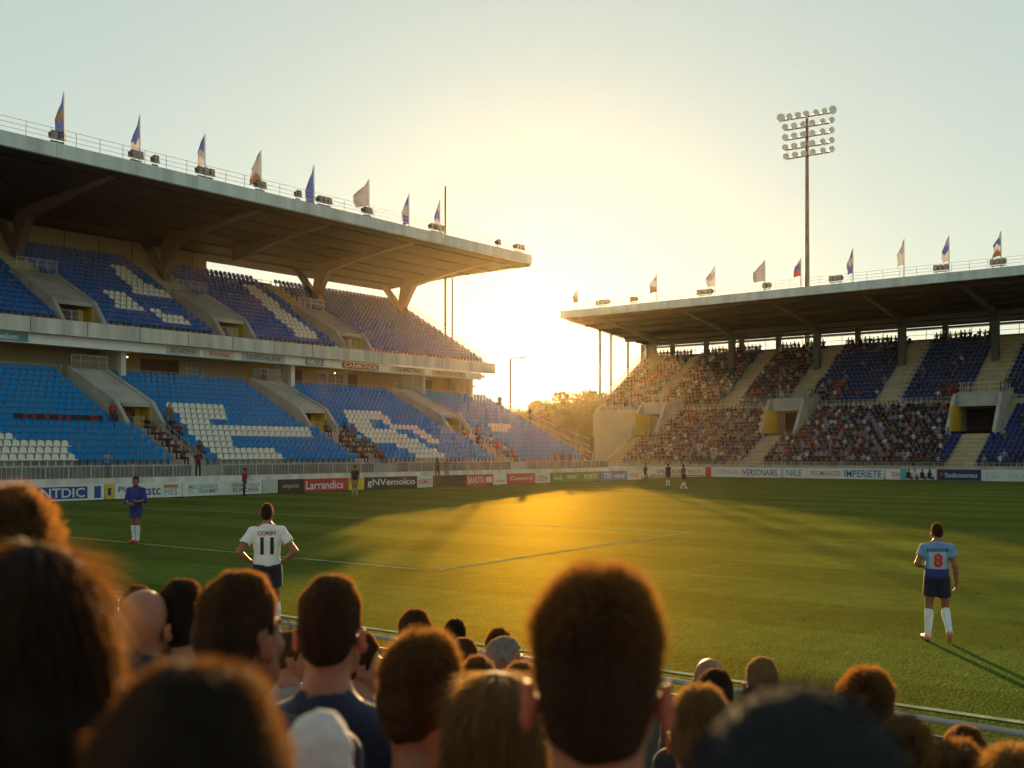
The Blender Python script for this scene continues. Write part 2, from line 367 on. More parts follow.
for y, w in RV:
    mb = MB(); zf = tz(RLO, 113.4) - .1
    for s in (-1, 1):
        a, b = y + s * w, y + s * (w - .35)
        mb.prism([(111.6, tz(RLO, 111.6) - .2), (118.4, tz(RLO, 111.6) - .2), (118.4, 9.3), (114.0, 8.55), (111.6, tz(RLO, 111.6) + 1.0)], 'y', min(a, b), max(a, b))
    e = w - .355
    mb.box((114.6, y - e, 7.35), (118.4, y + e, 8.75)); mb.box((118.1, y - e, zf), (118.35, y + e, 7.34))
    v = mb.obj('vomitory', M_CONC, RS)
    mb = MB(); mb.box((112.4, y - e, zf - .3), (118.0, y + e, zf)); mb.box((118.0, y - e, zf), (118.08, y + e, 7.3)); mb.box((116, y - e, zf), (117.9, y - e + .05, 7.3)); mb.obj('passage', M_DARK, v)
    mb = MB(); mb.box((112.3, y + e - .06, zf + .01), (115.8, y + e, 7.33)); mb.obj('yellow_panel', M_YELLOW, v)
    rails('guard_rail', M_RAIL, v, ([(118.3, y + e, 8.75), (114.7, y + e, 8.75), (114.7, y - e, 8.75), (118.3, y - e, 8.75)], 1.0, 1.0, .035, (1, .5), 0))
    if 40 < y < 60: lamp_in(v, 117.8, y - .2, 6.75); lamp_in(v, 117.8, y - 1.2, 6.75)
    stairs(RLO, 'y', y + (.4 if y > 40 else -.6), 1.7 if y > 40 else 2.3, 106.0, 112.4, RS, M_SAND)
for y, w in ((69.9 + .6, 1.2), (60.0, 1.8), (51.4, 1.8), (41.0, 1.9), (31.2, 2.8), (21, 1.8)):
    stairs(RUP, 'y', y, w, 117.6 if min(abs(y - q) for q, _ in RV) > 3 else 118.5, 130.0, RS, M_SAND)
mb = MB()
for y in np.arange(12.5, 80, 5.2): mb.box((130.1, y - .28, 0), (130.6, y + .28, 18.0))
for y in (RY1 - .2,): mb.box((130.1, y - .3, 0), (130.6, y + .3, 17.9))
mb.obj('rear_post', M_BEAM, RS)
mb = MB(); mb.box((130.05, RY0, 15.3), (130.4, RY1, 16.0)); railing(mb, [(130.3, RY0, 16.0), (130.3, RY1, 16.0)], 1.1, 2.6, .035, (1, .5)); mb.box((130.6, RY0, 17.2), (130.8, RY1, 17.45)); mb.obj('rear_parapet', M_BEAM, RS)
GF, GB = 110.0, 131.4
def rz_r(x): return 19.55 - (x - GF) / (GB - GF) * 1.9
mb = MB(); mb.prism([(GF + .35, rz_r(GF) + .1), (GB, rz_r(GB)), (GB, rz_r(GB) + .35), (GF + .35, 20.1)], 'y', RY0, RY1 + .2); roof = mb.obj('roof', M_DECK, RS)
mb = MB(); mb.box((GF, RY0, 19.5), (GF + .34, RY1 + .3, 20.4)); mb.prism([(GF + .345, 19.55), (GB, rz_r(GB) - .1), (GB, rz_r(GB) + .4), (GF + .345, 20.15)], 'y', RY1 + .21, RY1 + .45); mb.obj('fascia', M_FASC, roof)
mb = MB()
for y in np.arange(RY0 + 1, 79, 5.3): mb.box((GF - .022, y, 19.52), (GF - .003, y + .03, 20.38))
mb.obj('fascia_joint', M_RAIL, roof)
mb = MB()
for q in np.arange(GF + 2.2, GB - .5, 3.1): mb.box((q, RY0, rz_r(q) - .16), (q + .12, RY1 + .2, rz_r(q) + .1))
mb.obj('purlin', M_DECK, roof)
mb = MB(); railing(mb, [(GF + .15, RY0, 20.4), (GF + .15, RY1 + .2, 20.4)], .95, 1.7, .02, (1, .66, .33)); mb.obj('roof_railing', M_RAIL, roof)
for y in (21.0, 31.6, 41.7, 51.9, 63.2, 74.8):
    zc = tz(RUP, 125.0); mb = MB()
    mb.box((124.65, y - .36, zc - .4), (125.35, y + .36, 17.0)); mb.prism([(124.65, 17.0), (125.35, 17.0), (126.3, rz_r(126.3)), (122.8, rz_r(122.8))], 'y', y - .34, y + .34); mb.obj('column', M_BEAM, RS)
    mb = MB(); pr = [(125.2 - i / 8 * 12.5, rz_r(125.2 - i / 8 * 12.5) - .12 - .8 * (1 - i / 8) ** 1.7) for i in range(9)]
    mb.prism(pr + [(q, rz_r(q) + .12) for q, z in pr[::-1]], 'y', y - .26, y + .26); mb.obj('cantilever_beam', M_BEAM, RS)
mb = MB(); mb.box((124.6, RY0, rz_r(124.6) - .6), (125.0, RY1, rz_r(124.6) - .1)); mb.obj('ring_beam', M_BEAM, RS)
for u in (600, 611, 628, 643):                                               # props under the roof at the sun end
    x = 79.35 / (ray(u, 400)[1] / ray(u, 400)[0]); mb = MB(); mb.tube([(x, 79.35, 7.0), (x, 79.35, rz_r(x))], .17 if u < 640 else .3, 8); mb.obj('prop', M_BEAM, RS)
# ------------------------------------------------------------------ seats
def seat_proto(mb, m):
    # faces -Y (towards the pitch); origin on the step, below the hinge
    mb.box((-.2, -.30, .36), (.2, .06, .41), m)
    for x0, x1, t0, t1, y0, y1, zt in ((-.215, -.10, -.19, -.095, .045, .08, .70), (-.0995, .0995, -.0945, .0945, .065, .10, .745), (.10, .215, .095, .195, .045, .08, .70)):
        mb.add([(x0, y0, .38), (x1, y0, .38), (x1, y1, .38), (x0, y1, .38), (t0, y0 + .05, zt), (t1, y0 + .05, zt), (t1, y1 + .05, zt), (t0, y1 + .05, zt)],
               [(3, 2, 1, 0), (4, 5, 6, 7), (0, 1, 5, 4), (1, 2, 6, 5), (2, 3, 7, 6), (3, 0, 4, 7)], m)
    mb.box((-.03, -.02, .0), (.03, .10, .37), m)
LW_POLY = [[(0, 427), (17, 441), (66, 443), (82, 461.5), (0, 463), (-40, 463), (-40, 425)],
           [(168, 403), (224, 405), (232, 417), (209, 417), (216, 425.5), (312, 427), (313, 434.5), (231, 436), (236, 444.5), (271, 445), (288, 462.5), (227, 463), (198, 440)],
           [(346, 410), (382, 411.5), (397, 425), (418, 426.5), (441, 441), (430, 442.5), (413, 431.5), (399, 431), (444, 454), (444, 462), (428, 461), (390, 441), (373, 441), (346, 418)],
           [(490, 422), (506, 423), (518, 429), (492, 431)]]
LW_HOLE = [[(366, 419), (379, 419), (394, 429), (379, 429.5)]]
UP_POLY = [[(108, 263), (126, 266), (146, 285), (171, 290), (180, 299), (137, 294)], [(104, 290), (128, 293), (145, 310), (118, 307)],
           [(151, 308), (162, 309), (164, 313), (182, 316), (197, 328), (168, 325)], [(243, 284), (257, 287), (320, 337), (299, 337)]]
seats = []                     # (x, y, z, rz, colour, tier, row, block)
def block_of(p, cuts): return sum(1 for c in cuts if p > c)
LEFT_STEP = .5
for name, t, hol, vc, hw in (('lower', LLO, lholes, LV, 1.35), ('upper', LUP, uholes, UV_, 1.25)):
    for r in range(t['n']):
        q = t['a'] + (r + .62) * t['dp']; z = row_z(t, r)
        x = LX0 + .6
        while x < (86.6 if name == 'lower' else 84.8):
            ok = True
            for c in vc:
                if name == 'lower':
                    if q < 65.3 and abs(x - c - .3) < 1.1: ok = False
                    if 64.0 < q < 72.0 and abs(x - c) < 1.8: ok = False
                else:
                    if q > 77.0 and abs(x - c) < 1.3: ok = False
                    if q < 77.6 and abs(x - c) < 2.0: ok = False
            if ok:
                u, v, d = pix(x, q - .05, z + .55)
                P = LW_POLY if name == 'lower' else UP_POLY
                w = any(inside(p, u, v) for p in P) and not (name == 'lower' and any(inside(p, u, v) for p in LW_HOLE))
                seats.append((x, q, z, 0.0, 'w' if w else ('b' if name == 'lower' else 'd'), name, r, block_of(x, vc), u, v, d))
            x += LEFT_STEP
# right stand: who sits where
def r_block_ok(t, name, y, q):
    if name == 'lower':
        for yc, w in RV:
            off = .4 if yc > 40 else -.6
            if abs(y - yc - off) < (1.15 if yc > 40 else 1.5): return False
            if q > 111.3 and abs(y - yc) < w + .3: return False
    else:
        for yc, w in ((70.5, 1.2), (60.0, 1.8), (51.4, 1.8), (41.0, 1.9), (31.2, 2.8), (21, 1.8)):
            if abs(y - yc) < w / 2 + .3: return False
        if q < 118.6 and any(abs(y - yc) < w + .2 for yc, w in RV): return False
    return True
fans = []
for name, t in (('lower', RLO), ('upper', RUP)):
    for r in range(t['n']):
        q = t['a'] + (r + .62) * t['dp']; z = row_z(t, r); y = 17.0
        while y < (69.5 if name == 'lower' else 78.2):
            if r_block_ok(t, name, y, q):
                if name == 'lower':
                    p = .97 if y > 32.5 else (.30 if r < 2 else (.12 if r > 11 else .01))
                    if 29.5 < y < 33 and r > 11: p = .8
                else:
                    f = r / (t['n'] - 1)
                    if y > 51.4: p = .96
                    elif y > 41: p = .9 if f > .93 else (.72 if (y > 46.5 and f < .33) else (.35 if f > .75 else .05))
                    elif y > 31: p = .85 if f > .93 else (.6 if y < 36.5 and f < .2 else (.25 if .45 < f < .6 and 35 < y < 39 else .05))
                    else: p = .5 if f > .9 else (.4 if f < .15 else .08)
                if rnd.random() < p: fans.append((y, q, z, name, r))
                else:
                    u, v, d = pix(q, y, z + .5); seats.append((q, y, z, -math.pi / 2, 'n', name, r, 0, u, v, d))
            y += .52 if name == 'lower' else .53
ORD = ['front', 'second', 'third', 'fourth', 'fifth', 'sixth', 'seventh', 'eighth', 'ninth', 'tenth', 'eleventh', 'twelfth', 'thirteenth', 'fourteenth', 'fifteenth', 'sixteenth', 'top']
seats.sort(key=lambda s: s[10])
own, rest = [], []
for s in seats:
    vis = 2 < s[8] < 1022 and s[9] < 467 and not (s[8] < 60 and s[9] > 478)
    (own if vis and len(own) < 300 else rest).append(s)
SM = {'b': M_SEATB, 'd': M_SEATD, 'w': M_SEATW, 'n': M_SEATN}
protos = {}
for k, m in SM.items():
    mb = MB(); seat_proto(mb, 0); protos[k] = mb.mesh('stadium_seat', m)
for s in own:
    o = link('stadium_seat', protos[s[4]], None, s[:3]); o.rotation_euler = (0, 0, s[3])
    blk = ['before the first tunnel', 'before the first tunnel', 'between first tunnel and second', 'between second tunnel and third', 'past the third tunnel'][s[7]]
    cn = {'b': 'azure', 'd': 'deep blue', 'w': 'white', 'n': 'navy'}[s[4]]
    tag(o, '%s plastic seat, %s row of %s tier, %s' % (cn, ORD[s[6]], s[5], blk), 'seat', 'plastic seats of the empty %s tier' % s[5])
mb = MB()
for s in rest:
    k = len(mb.v); pb = MB(); seat_proto(pb, 'bwnd'.index(s[4]))
    c, sn = math.cos(s[3]), math.sin(s[3])
    mb.add([(s[0] + c * x - sn * y, s[1] + sn * x + c * y, s[2] + z) for x, y, z in pb.v], pb.f, 0); mb.m[-len(pb.m):] = pb.m
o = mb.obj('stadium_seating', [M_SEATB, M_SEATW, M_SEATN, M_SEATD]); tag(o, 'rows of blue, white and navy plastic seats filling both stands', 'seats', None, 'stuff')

# ------------------------------------------------------------------ far people, low detail
SHIRTS = [('dark', (.014, .016, .022), 30), ('white', (.42, .43, .47), 10), ('pale grey', (.17, .19, .24), 15), ('dark red', (.10, .02, .02), 10), ('brown', (.07, .04, .028), 10),
          ('blue', (.02, .055, .17), 8), ('pale blue', (.16, .23, .36), 8), ('bright red', (.32, .03, .02), 2), ('tan', (.16, .11, .075), 5), ('navy', (.010, .018, .06), 16)]
SKINS = [(.24, .12, .08), (.17, .08, .05), (.08, .04, .025)]
HAIRS = [(.018, .011, .008), (.035, .02, .012), (.10, .055, .03), (.20, .19, .18)]
M_SH = [mat('fan_shirt_%s' % n.replace(' ', '_'), c, .85) for n, c, w in SHIRTS]
M_SK = [mat('fan_skin_%d' % i, c, .6) for i, c in enumerate(SKINS)]
M_HR = [mat('fan_hair_%d' % i, c, .6) for i, c in enumerate(HAIRS)]
M_TR = [mat('fan_trousers_%d' % i, c, .85) for i, c in enumerate([(.03, .035, .06), (.02, .02, .02), (.22, .18, .13)])]
def fan_proto(seed, stand=False):
    """small figure facing -Y; slots: 0 shirt 1 skin 2 hair 3 trousers; origin on the floor"""
    r = random.Random(seed); mb = MB(); J = lambda a: r.uniform(-a, a)
    if stand: hip = .92; lap = 0
    else: hip = .44; lap = .40
    lean = J(.05) - (.05 if not stand else 0); hz = hip + .36; yaw = J(.25)
    nx, ny = J(.03), lean
    mb.tube([(0, .0, hip - .06), (0, 0, hip + .08), (0, lean * .5, hip + .3), (0, lean, hip + .46), (0, lean, hip + .53)], [.14, .15, .17, .17, .07], 8, 0)
    for s in (-1, 1):
        sh = Vector((s * .19, lean, hip + .46)); mode = r.choice([0, 0, 0, 1, 2]) if not stand else r.choice([0, 0, 2])
        if mode == 0: el = sh + Vector((s * .07, -.06, -.27)); wr = el + Vector((-s * .08, -.22 if not stand else -.04, -.02 if not stand else -.24))
        elif mode == 1: el = sh + Vector((s * .06, -.2, -.12)); wr = el + Vector((-s * .14, -.05, .22))
        else: el = sh + Vector((s * .1, -.05, -.25)); wr = el + Vector((-s * .22, -.14, .05))
        mb.tube([sh, sh.lerp(el, .55)], [.068, .06], 6, 0); mb.tube([sh.lerp(el, .5), el, wr, wr + (wr - el).normalized() * .13], [.045, .04, .03, .035], 6, 1)
        if stand:
            st = J(.1); mb.tube([(s * .09, 0, hip), (s * .11, st, .5), (s * .12, st + .02, .06)], [.095, .07, .05], 6, 3); mb.tube([(s * .12, st + .07, .045), (s * .12, st - .14, .04)], .045, 6, 3)
        else:
            kx = s * (.10 + r.uniform(0, .07)); mb.tube([(s * .09, 0, hip), (kx, -lap, hip + .03)], [.09, .07], 6, 3); mb.tube([(kx, -lap, hip + .03), (kx, -lap + .03, .05)], [.065, .045], 6, 3); mb.tube([(kx, -lap + .06, .045), (kx, -lap - .14, .04)], .045, 6, 3)
    h = Vector((nx, lean - .02, hip + .69))
    mb.tube([(0, lean, hip + .48), h - Vector((0, 0, .06))], .05, 6, 1)
    mb.ell(h, (.078, .098, .118), 8, 6, 1); mb.ell((h.x, h.y - .1, h.z - .02), (.014, .02, .02), 4, 4, 1)
    mb.ell((h.x, h.y + .018, h.z + .035), (.086, .098, .098), 8, 5, 2)
    if r.random() < .3 and not stand: mb.ell((h.x, h.y + .055, h.z - .07), (.085, .06, .15), 8, 5, 2)
    a = np.array(mb.v, float)
    return a, mb.f, mb.m
PROT = [fan_proto(i) for i in range(10)]
PSTAND = [fan_proto(100 + i, True) for i in range(5)]
def w_choice(r, ws):
    t = r.uniform(0, sum(ws)); a = 0
    for i, w in enumerate(ws):
        a += w
        if t <= a: return i
    return len(ws) - 1
CACHE = {}
def fan_mesh(proto, key):
    k = (id(proto),) + key
    if k not in CACHE:
        sh, sk, hr, tr = key; me = bpy.data.meshes.new('person'); me.from_pydata([tuple(x) for x in proto[0]], [], proto[1])
        for m in (M_SH[sh], M_SK[sk], M_HR[hr], M_TR[tr]): me.materials.append(m)
        me.polygons.foreach_set('material_index', proto[2]); me.polygons.foreach_set('use_smooth', [True] * len(me.polygons)); me.update(); CACHE[k] = me
    return CACHE[k]
fr = random.Random(21)
sw = [s[2] for s in SHIRTS]
def rand_key(bias=None):
    return (w_choice(fr, bias or sw), w_choice(fr, [6, 3, 1]), w_choice(fr, [5, 4, 2, 1]), w_choice(fr, [4, 3, 1]))
def place_fan(loc, rz, proto, key, label, group=None, s=1.0):
    o = link('person', fan_mesh(proto, key), None, loc); o.rotation_euler = (0, 0, rz); o.scale = (s, s, s)
    return tag(o, label, 'person', group)
fl = [(pix(q, y, z + .8), y, q, z, name, r) for y, q, z, name, r in fans]
fl.sort(key=lambda a: a[0][2])
N_OWN = 205
count = 0; stuffV = []; stuffF = []; stuffM = []; nv = 0
for p, y, q, z, name, r in fl:
    if p[2] < 60: continue
    key = rand_key([8, 4, 4, 10, 5, 3, 2, 26, 3, 4] if (name == 'lower' and r > 11 and y < 34) or (name == 'upper' and r < 4 and y < 48) else None)
    pr = fr.choice(PROT)
    vis = 0 < p[0] < 1024
    if vis and count < N_OWN:
        blk = 'past the wide stairway' if y < 30.6 else ('between wide and middle stairways' if y < 51 else 'beyond the middle stairway')
        place_fan((q - .05, y, z), -math.pi / 2 + fr.uniform(-.3, .3), pr, key, 'person in %s top, %s row of %s end tier, %s' % (SHIRTS[key[0]][0], ORD[r], name, blk), 'spectators seated in the end stand', fr.uniform(.93, 1.06))
        count += 1
    elif -30 < p[0] < 1080:
        a = -math.pi / 2 + fr.uniform(-.4, .4); c, s = math.cos(a), math.sin(a); V = pr[0] * fr.uniform(.93, 1.06)
        W = np.stack([c * V[:, 0] - s * V[:, 1] + q - .05 + fr.uniform(-.06, .06), s * V[:, 0] + c * V[:, 1] + y + fr.uniform(-.05, .05), V[:, 2] + z], 1)
        stuffV.append(W); off = [0, 10, 13, 17]
        lut = [key[0], 10 + key[1], 13 + key[2], 17 + key[3]]
        stuffF += [tuple(i + nv for i in f) for f in pr[1]]; stuffM += [lut[m] for m in pr[2]]; nv += len(V)
me = bpy.data.meshes.new('seated_crowd'); me.from_pydata(np.concatenate(stuffV).tolist(), [], stuffF)
for m in M_SH + M_SK + M_HR + M_TR: me.materials.append(m)
me.polygons.foreach_set('material_index', stuffM); me.polygons.foreach_set('use_smooth', [True] * len(me.polygons)); me.update()
tag(link('seated_crowd', me), 'dense crowd of spectators filling the end stand', 'crowd', None, 'stuff')
# a few people in the left stand: along the stair edges, in one row, at the fence
def in_left(x, q, t, label, group=None, sh=None, stand=False, face=0.0):
    r = int((q - t['a']) / t['dp']); key = rand_key()
    if sh is not None: key = (sh,) + key[1:]
    place_fan((x, q, row_z(t, r) + (.0 if not stand else .03)), face, fr.choice(PSTAND if stand else PROT), key, label, group)
for c, nm in ((41.4, 'first'), (57.2, 'second'), (73.5, 'third')):
    for r in range(0, 6):
        for off, side in ((-.62, 'dark'), (1.35, 'far')):
            if fr.random() < .62:
                q = LLO['a'] + (r + .5) * LLO['dp']; sh = w_choice(fr, [10, 2, 2, 5, 5, 0, 0, 3, 2, 4])
                in_left(c + .3 + off + (0 if off < 0 else -.1), q, LLO, 'person in %s top, %s row beside the stairs below %s tunnel, %s side' % (SHIRTS[sh][0], ORD[r], nm, 'near' if off < 0 else side), 'people along the tunnel stairs', sh)
bm_ = MB(); br = random.Random(3)                                           # a long cloth left lying over one row of seat backs
rr = int((64.3 - LLO['a']) / LLO['dp']); yb = LLO['a'] + (rr + .62) * LLO['dp'] + .03; zb_ = row_z(LLO, rr) + .745
x = 32.6
while x < 38.4:
    n = .28; d0 = br.uniform(.22, .36)
    bm_.prism([(yb - .03, zb_ - d0), (yb + .02, zb_ + .012), (yb + .14, zb_ + .012), (yb + .20, zb_ - .2), (yb + .19, zb_ - .2), (yb + .13, zb_ + .026), (yb + .01, zb_ + .026), (yb - .045, zb_ - d0)], 'x', x, x + n, 1 if br.random() < .3 else 0); x += n
tag(bm_.obj('cloth_strip', [mat('cloth_strip_dark', (.02, .02, .025), .9, .2, 4), mat('cloth_strip_red', (.20, .02, .015), .9, .2, 4)]), 'long dark cloth with red patches lying over one row of azure seats', 'cloth')
in_left(39.1, 64.3, LLO, 'person in bright red top standing at the end of the dark cloth strip', None, 7, True)
for i, x in enumerate((39.6, 40.3)): in_left(x, 65.2, LLO, 'person in bright red top beside the first tunnel mouth', 'red tops at the first tunnel', 7)
in_left(43.6, 64.6, LLO, 'person in tan top standing at the first tunnel mouth', None, 8, True)
place_fan((34.9, 57.95, 1.1), .3, PSTAND[0], (6, 0, 1, 0), 'person in pale blue top standing behind the fence near the white seat letter')
place_fan((41.2, 57.95, 1.1), -.4, PSTAND[1], (3, 0, 0, 0), 'person in dark red top leaning at the fence near the first stairs')
p0 = ground(225, 495); place_fan((p0.x, 54.2, .0), 1.0, PSTAND[2], (7, 1, 0, 0), 'steward in orange jacket walking along the white boards')
p0 = ground(436, 489); place_fan((x_at(436, 57.2), 57.05, 1.18 - 1.18 + .55), .2, PSTAND[3], (0, 1, 0, 1), 'person in dark clothes standing behind the plain brown board, the nearer of two')
place_fan((x_at(447, 57.0), 57.0, .5), -.5, PSTAND[4], (8, 0, 1, 2), 'person in tan top standing behind the plain brown board, the farther of two')
for i, (u, sh) in enumerate(((556, 3), (563, 4), (570, 0), (582, 8))):
    place_fan((x_at(u, 57.95), 57.95, 1.1), fr.uniform(-.6, .6), PSTAND[i % 5], (sh, 0, 1, 0), 'person in %s top standing at the fence in the corner of the ground' % SHIRTS[sh][0], None)
for u, sh in ((908, 0), (914, 1), (922, 0), (929, 9)):
    y = y_at(u, 103.2); place_fan((103.2, y, -.15), -math.pi / 2 + 2.6, PROT[u % 10], (sh, 0, 0, 1), 'photographer in %s top crouching before the white board with a teal stripe' % SHIRTS[sh][0], 'photographers before the end boards')
for u, sh in ((1000, 1), (1007, 5)):
    y = y_at(u, 106.3); place_fan((106.5, y, 1.33), -math.pi / 2, PROT[u % 10], (sh, 0, 1, 0), 'person in %s top leaning out over the last pale board' % SHIRTS[sh][0])

# ------------------------------------------------------------------ advertising boards
def board(side, u0, u1, bg, items, label, h=None, gap=.03):
    """side 'L': plane Y=55 facing -Y; side 'R': plane X=104 facing -X. items: (text, colour, centre fraction, width fraction, height fraction, z fraction)"""
    if side == 'L': a, b = x_at(u0, 55.0), x_at(u1, 55.0)
    else: a, b = y_at(u0, 104.0), y_at(u1, 104.0)
    W = abs(b - a) - gap; h = h or (.92 if side == 'L' else 1.08)
    mid = (a + b) / 2
    t = thing('advertising_board', label, 'board', (mid, 55.0, 0) if side == 'L' else (104.0, mid, 0), 0 if side == 'L' else -math.pi / 2)
    mb = MB(); mb.box((-W / 2, 0, .06), (W / 2, .09, h)); mb.obj('panel', mat('board_%d_%d_%d' % tuple(int(255 * x) for x in bg), bg, .5, .1, 1.2), t)
    mb = MB()
    for x in (-W / 2 + .15, W / 2 - .15): mb.box((x - .03, .095, 0), (x + .03, .15, h - .1)); mb.box((x - .03, .155, 0), (x + .03, .5, .05)); mb.box((x - .03, .0, 0), (x + .03, .09, .058))
    mb.obj('foot', M_DARKMET, t)
    for k, (tx, col, cx, wf, hf, zf) in enumerate(items):
        mm = mat('ink_%d_%d_%d' % tuple(int(255 * x) for x in col), col, .5)
        if tx.startswith('#'):
            mb = MB(); mb.box((cx * W - W / 2 - wf * W / 2, -.004 - .001 * k, .06 + (h - .06) * (zf - hf / 2)), (cx * W - W / 2 + wf * W / 2, -.0005, .06 + (h - .06) * (zf + hf / 2))); mb.obj('printed_block', mm, t)
        else:
            me = text_mesh(tx, 1.0, .012); xs = [v.co.x for v in me.vertices]; ys = [v.co.y for v in me.vertices]
            w0, h0 = max(xs) - min(xs), max(ys) - min(ys); cxm, cym = (max(xs) + min(xs)) / 2, (max(ys) + min(ys)) / 2
            me.transform(Matrix.Translation((-cxm, -cym, 0))); me.transform(Matrix.Diagonal((wf * W / w0, hf * h / h0, 1, 1))); me.materials.append(mm)
            o = link('lettering', me, t, (cx * W - W / 2, -.012, .06 + (h - .06) * zf)); o.rotation_euler = (R(90), 0, 0)
    return t
Wh = (.62, .64, .62); Wh2 = (.55, .56, .52); Bl = (.02, .06, .28); Nv = (.02, .03, .10); Rd = (.50, .05, .035); Br = (.055, .04, .035); Ye = (.62, .42, .04); Gn = (.16, .26, .05); Bk = (.06, .06, .07); Gy = (.25, .27, .3); Te = (.06, .35, .40)
LB = [
 ('L', -60, 34, Wh, [('MERLTON', Bl, .5, .7, .5, .5)], 'white board with navy name at the near end of the side line'),
 ('L', 34, 104.5, Wh, [('#', Bl, .39, .72, .76, .5), ('NTDIC', Wh, .40, .62, .56, .5), ('#', Bl, .90, .10, .76, .5)], 'blue panel board with large pale letters in a white frame'),
 ('L', 105, 114, Ye, [('#', Br, .5, .4, .5, .5)], 'narrow yellow board beside the blue letter board'),
 ('L', 114.5, 182, Wh, [('Plan', Bl, .16, .22, .34, .62), ('etstc', Bl, .50, .34, .5, .45), ('#', (.5, .16, .04), .83, .22, .22, .74), ('HES', Gy, .83, .20, .42, .38)], 'white board with blue words and an orange bar'),
 ('L', 182.5, 262, Wh, [('MILLENART', (.18, .38, .42), .25, .36, .28, .66), ('C  BAMF', (.2, .3, .36), .25, .36, .26, .34), ('SERMOANA', Gy, .79, .38, .26, .68), ('EUROFER', (.1, .12, .16), .79, .34, .28, .32)], 'white board with teal and grey words in two columns'),
 ('L', 262.5, 278, (.42, .46, .44), [], 'blank pale grey board between white and dark boards'),
 ('L', 278.5, 303, Br, [('unpuna', (.34, .40, .30), .5, .66, .34, .42)], 'dark brown board with small greenish word'),
 ('L', 303.5, 348, Rd, [('Larrandics', Wh, .47, .84, .6, .5)], 'red board with large white lettering'),
 ('L', 348.5, 364.5, Ye, [('#', Br, .35, .2, .5, .5)], 'yellow board between red and black boards'),
 ('L', 365, 417, Br, [('gNVemoico', Wh, .5, .92, .66, .5)], 'dark board with big white rounded letters'),
 ('L', 417.5, 433, Wh2, [('REMDS', Rd, .5, .8, .4, .5)], 'small white board with red word between dark boards'),
 ('L', 433.5, 466, Br, [], 'plain dark brown board without writing'),
 ('L', 466.5, 493, Rd, [('BANUTA', Wh2, .35, .6, .6, .5), ('#', Wh2, .84, .24, .5, .5)], 'red board with pale lettering and a white block'),
 ('L', 493.5, 507, Wh2, [('solvan', Rd, .5, .7, .3, .4)], 'pale board with small red word'),
 ('L', 507.5, 535, Rd, [('Camperal', Wh2, .5, .8, .45, .5)], 'red board with pale word near the corner'),
 ('L', 535.5, 550, Wh2, [('TIEA', Rd, .5, .7, .5, .5)], 'pale board with short red word near the corner'),
 ('L', 550.5, 600, Gn, [('lua', Wh2, .15, .16, .4, .5), ('mover', Wh2, .42, .2, .36, .5), ('PORTE', Wh2, .80, .26, .45, .5)], 'green board with three white words'),
 ('L', 600.5, 627, (.05, .16, .42), [('TRI', Wh2, .25, .3, .6, .5), ('estrel', Wh2, .7, .4, .5, .5)], 'bright blue board in the far corner'),
 ('L', 627.5, 641, Wh2, [('HEAL', Rd, .5, .7, .5, .5)], 'white board with red word beside the blue corner board'),
 ('R', 650, 705, Wh2, [('UNAGALEN', Bl, .38, .5, .46, .5), ('#', Rd, .5, .96, .1, .08), ('RESOL', Rd, .82, .24, .4, .5)], 'white board with blue word and red lower edge behind the far players'),
 ('R', 705.5, 711, Rd, [], 'narrow red board between two white boards'),
 ('R', 711.5, 781, Wh, [('TIOBACAL', Gy, .23, .34, .44, .55), ('IVERSONAIRS', Bl, .70, .50, .6, .5)], 'white board with grey word then a navy word'),
 ('R', 783.5, 884, Wh, [('NILE', (.05, .22, .38), .11, .16, .6, .5), ('PROMANCES', (.5, .10, .05), .43, .30, .45, .5), ('IMPERIETE', (.03, .10, .26), .80, .36, .66, .5)], 'long white board with blue, red and dark blue words'),
 ('R', 886, 936, Wh, [('DN', Rd, .20, .15, .42, .5), ('#', Te, .36, .14, 1.0, .5)], 'white board with teal stripe and small red mark'),
 ('R', 937, 981, Nv, [('#', Rd, .1, .06, .3, .55), ('Stadiumatrans', Wh2, .55, .74, .4, .48)], 'navy board with small white lettering'),
 ('R', 981.5, 1070, Wh2, [('ESL  AVANUEL', (.35, .42, .48), .45, .8, .5, .5)], 'pale board with faint grey lettering at the far end of the row'),
]
for b in LB: board(*b)
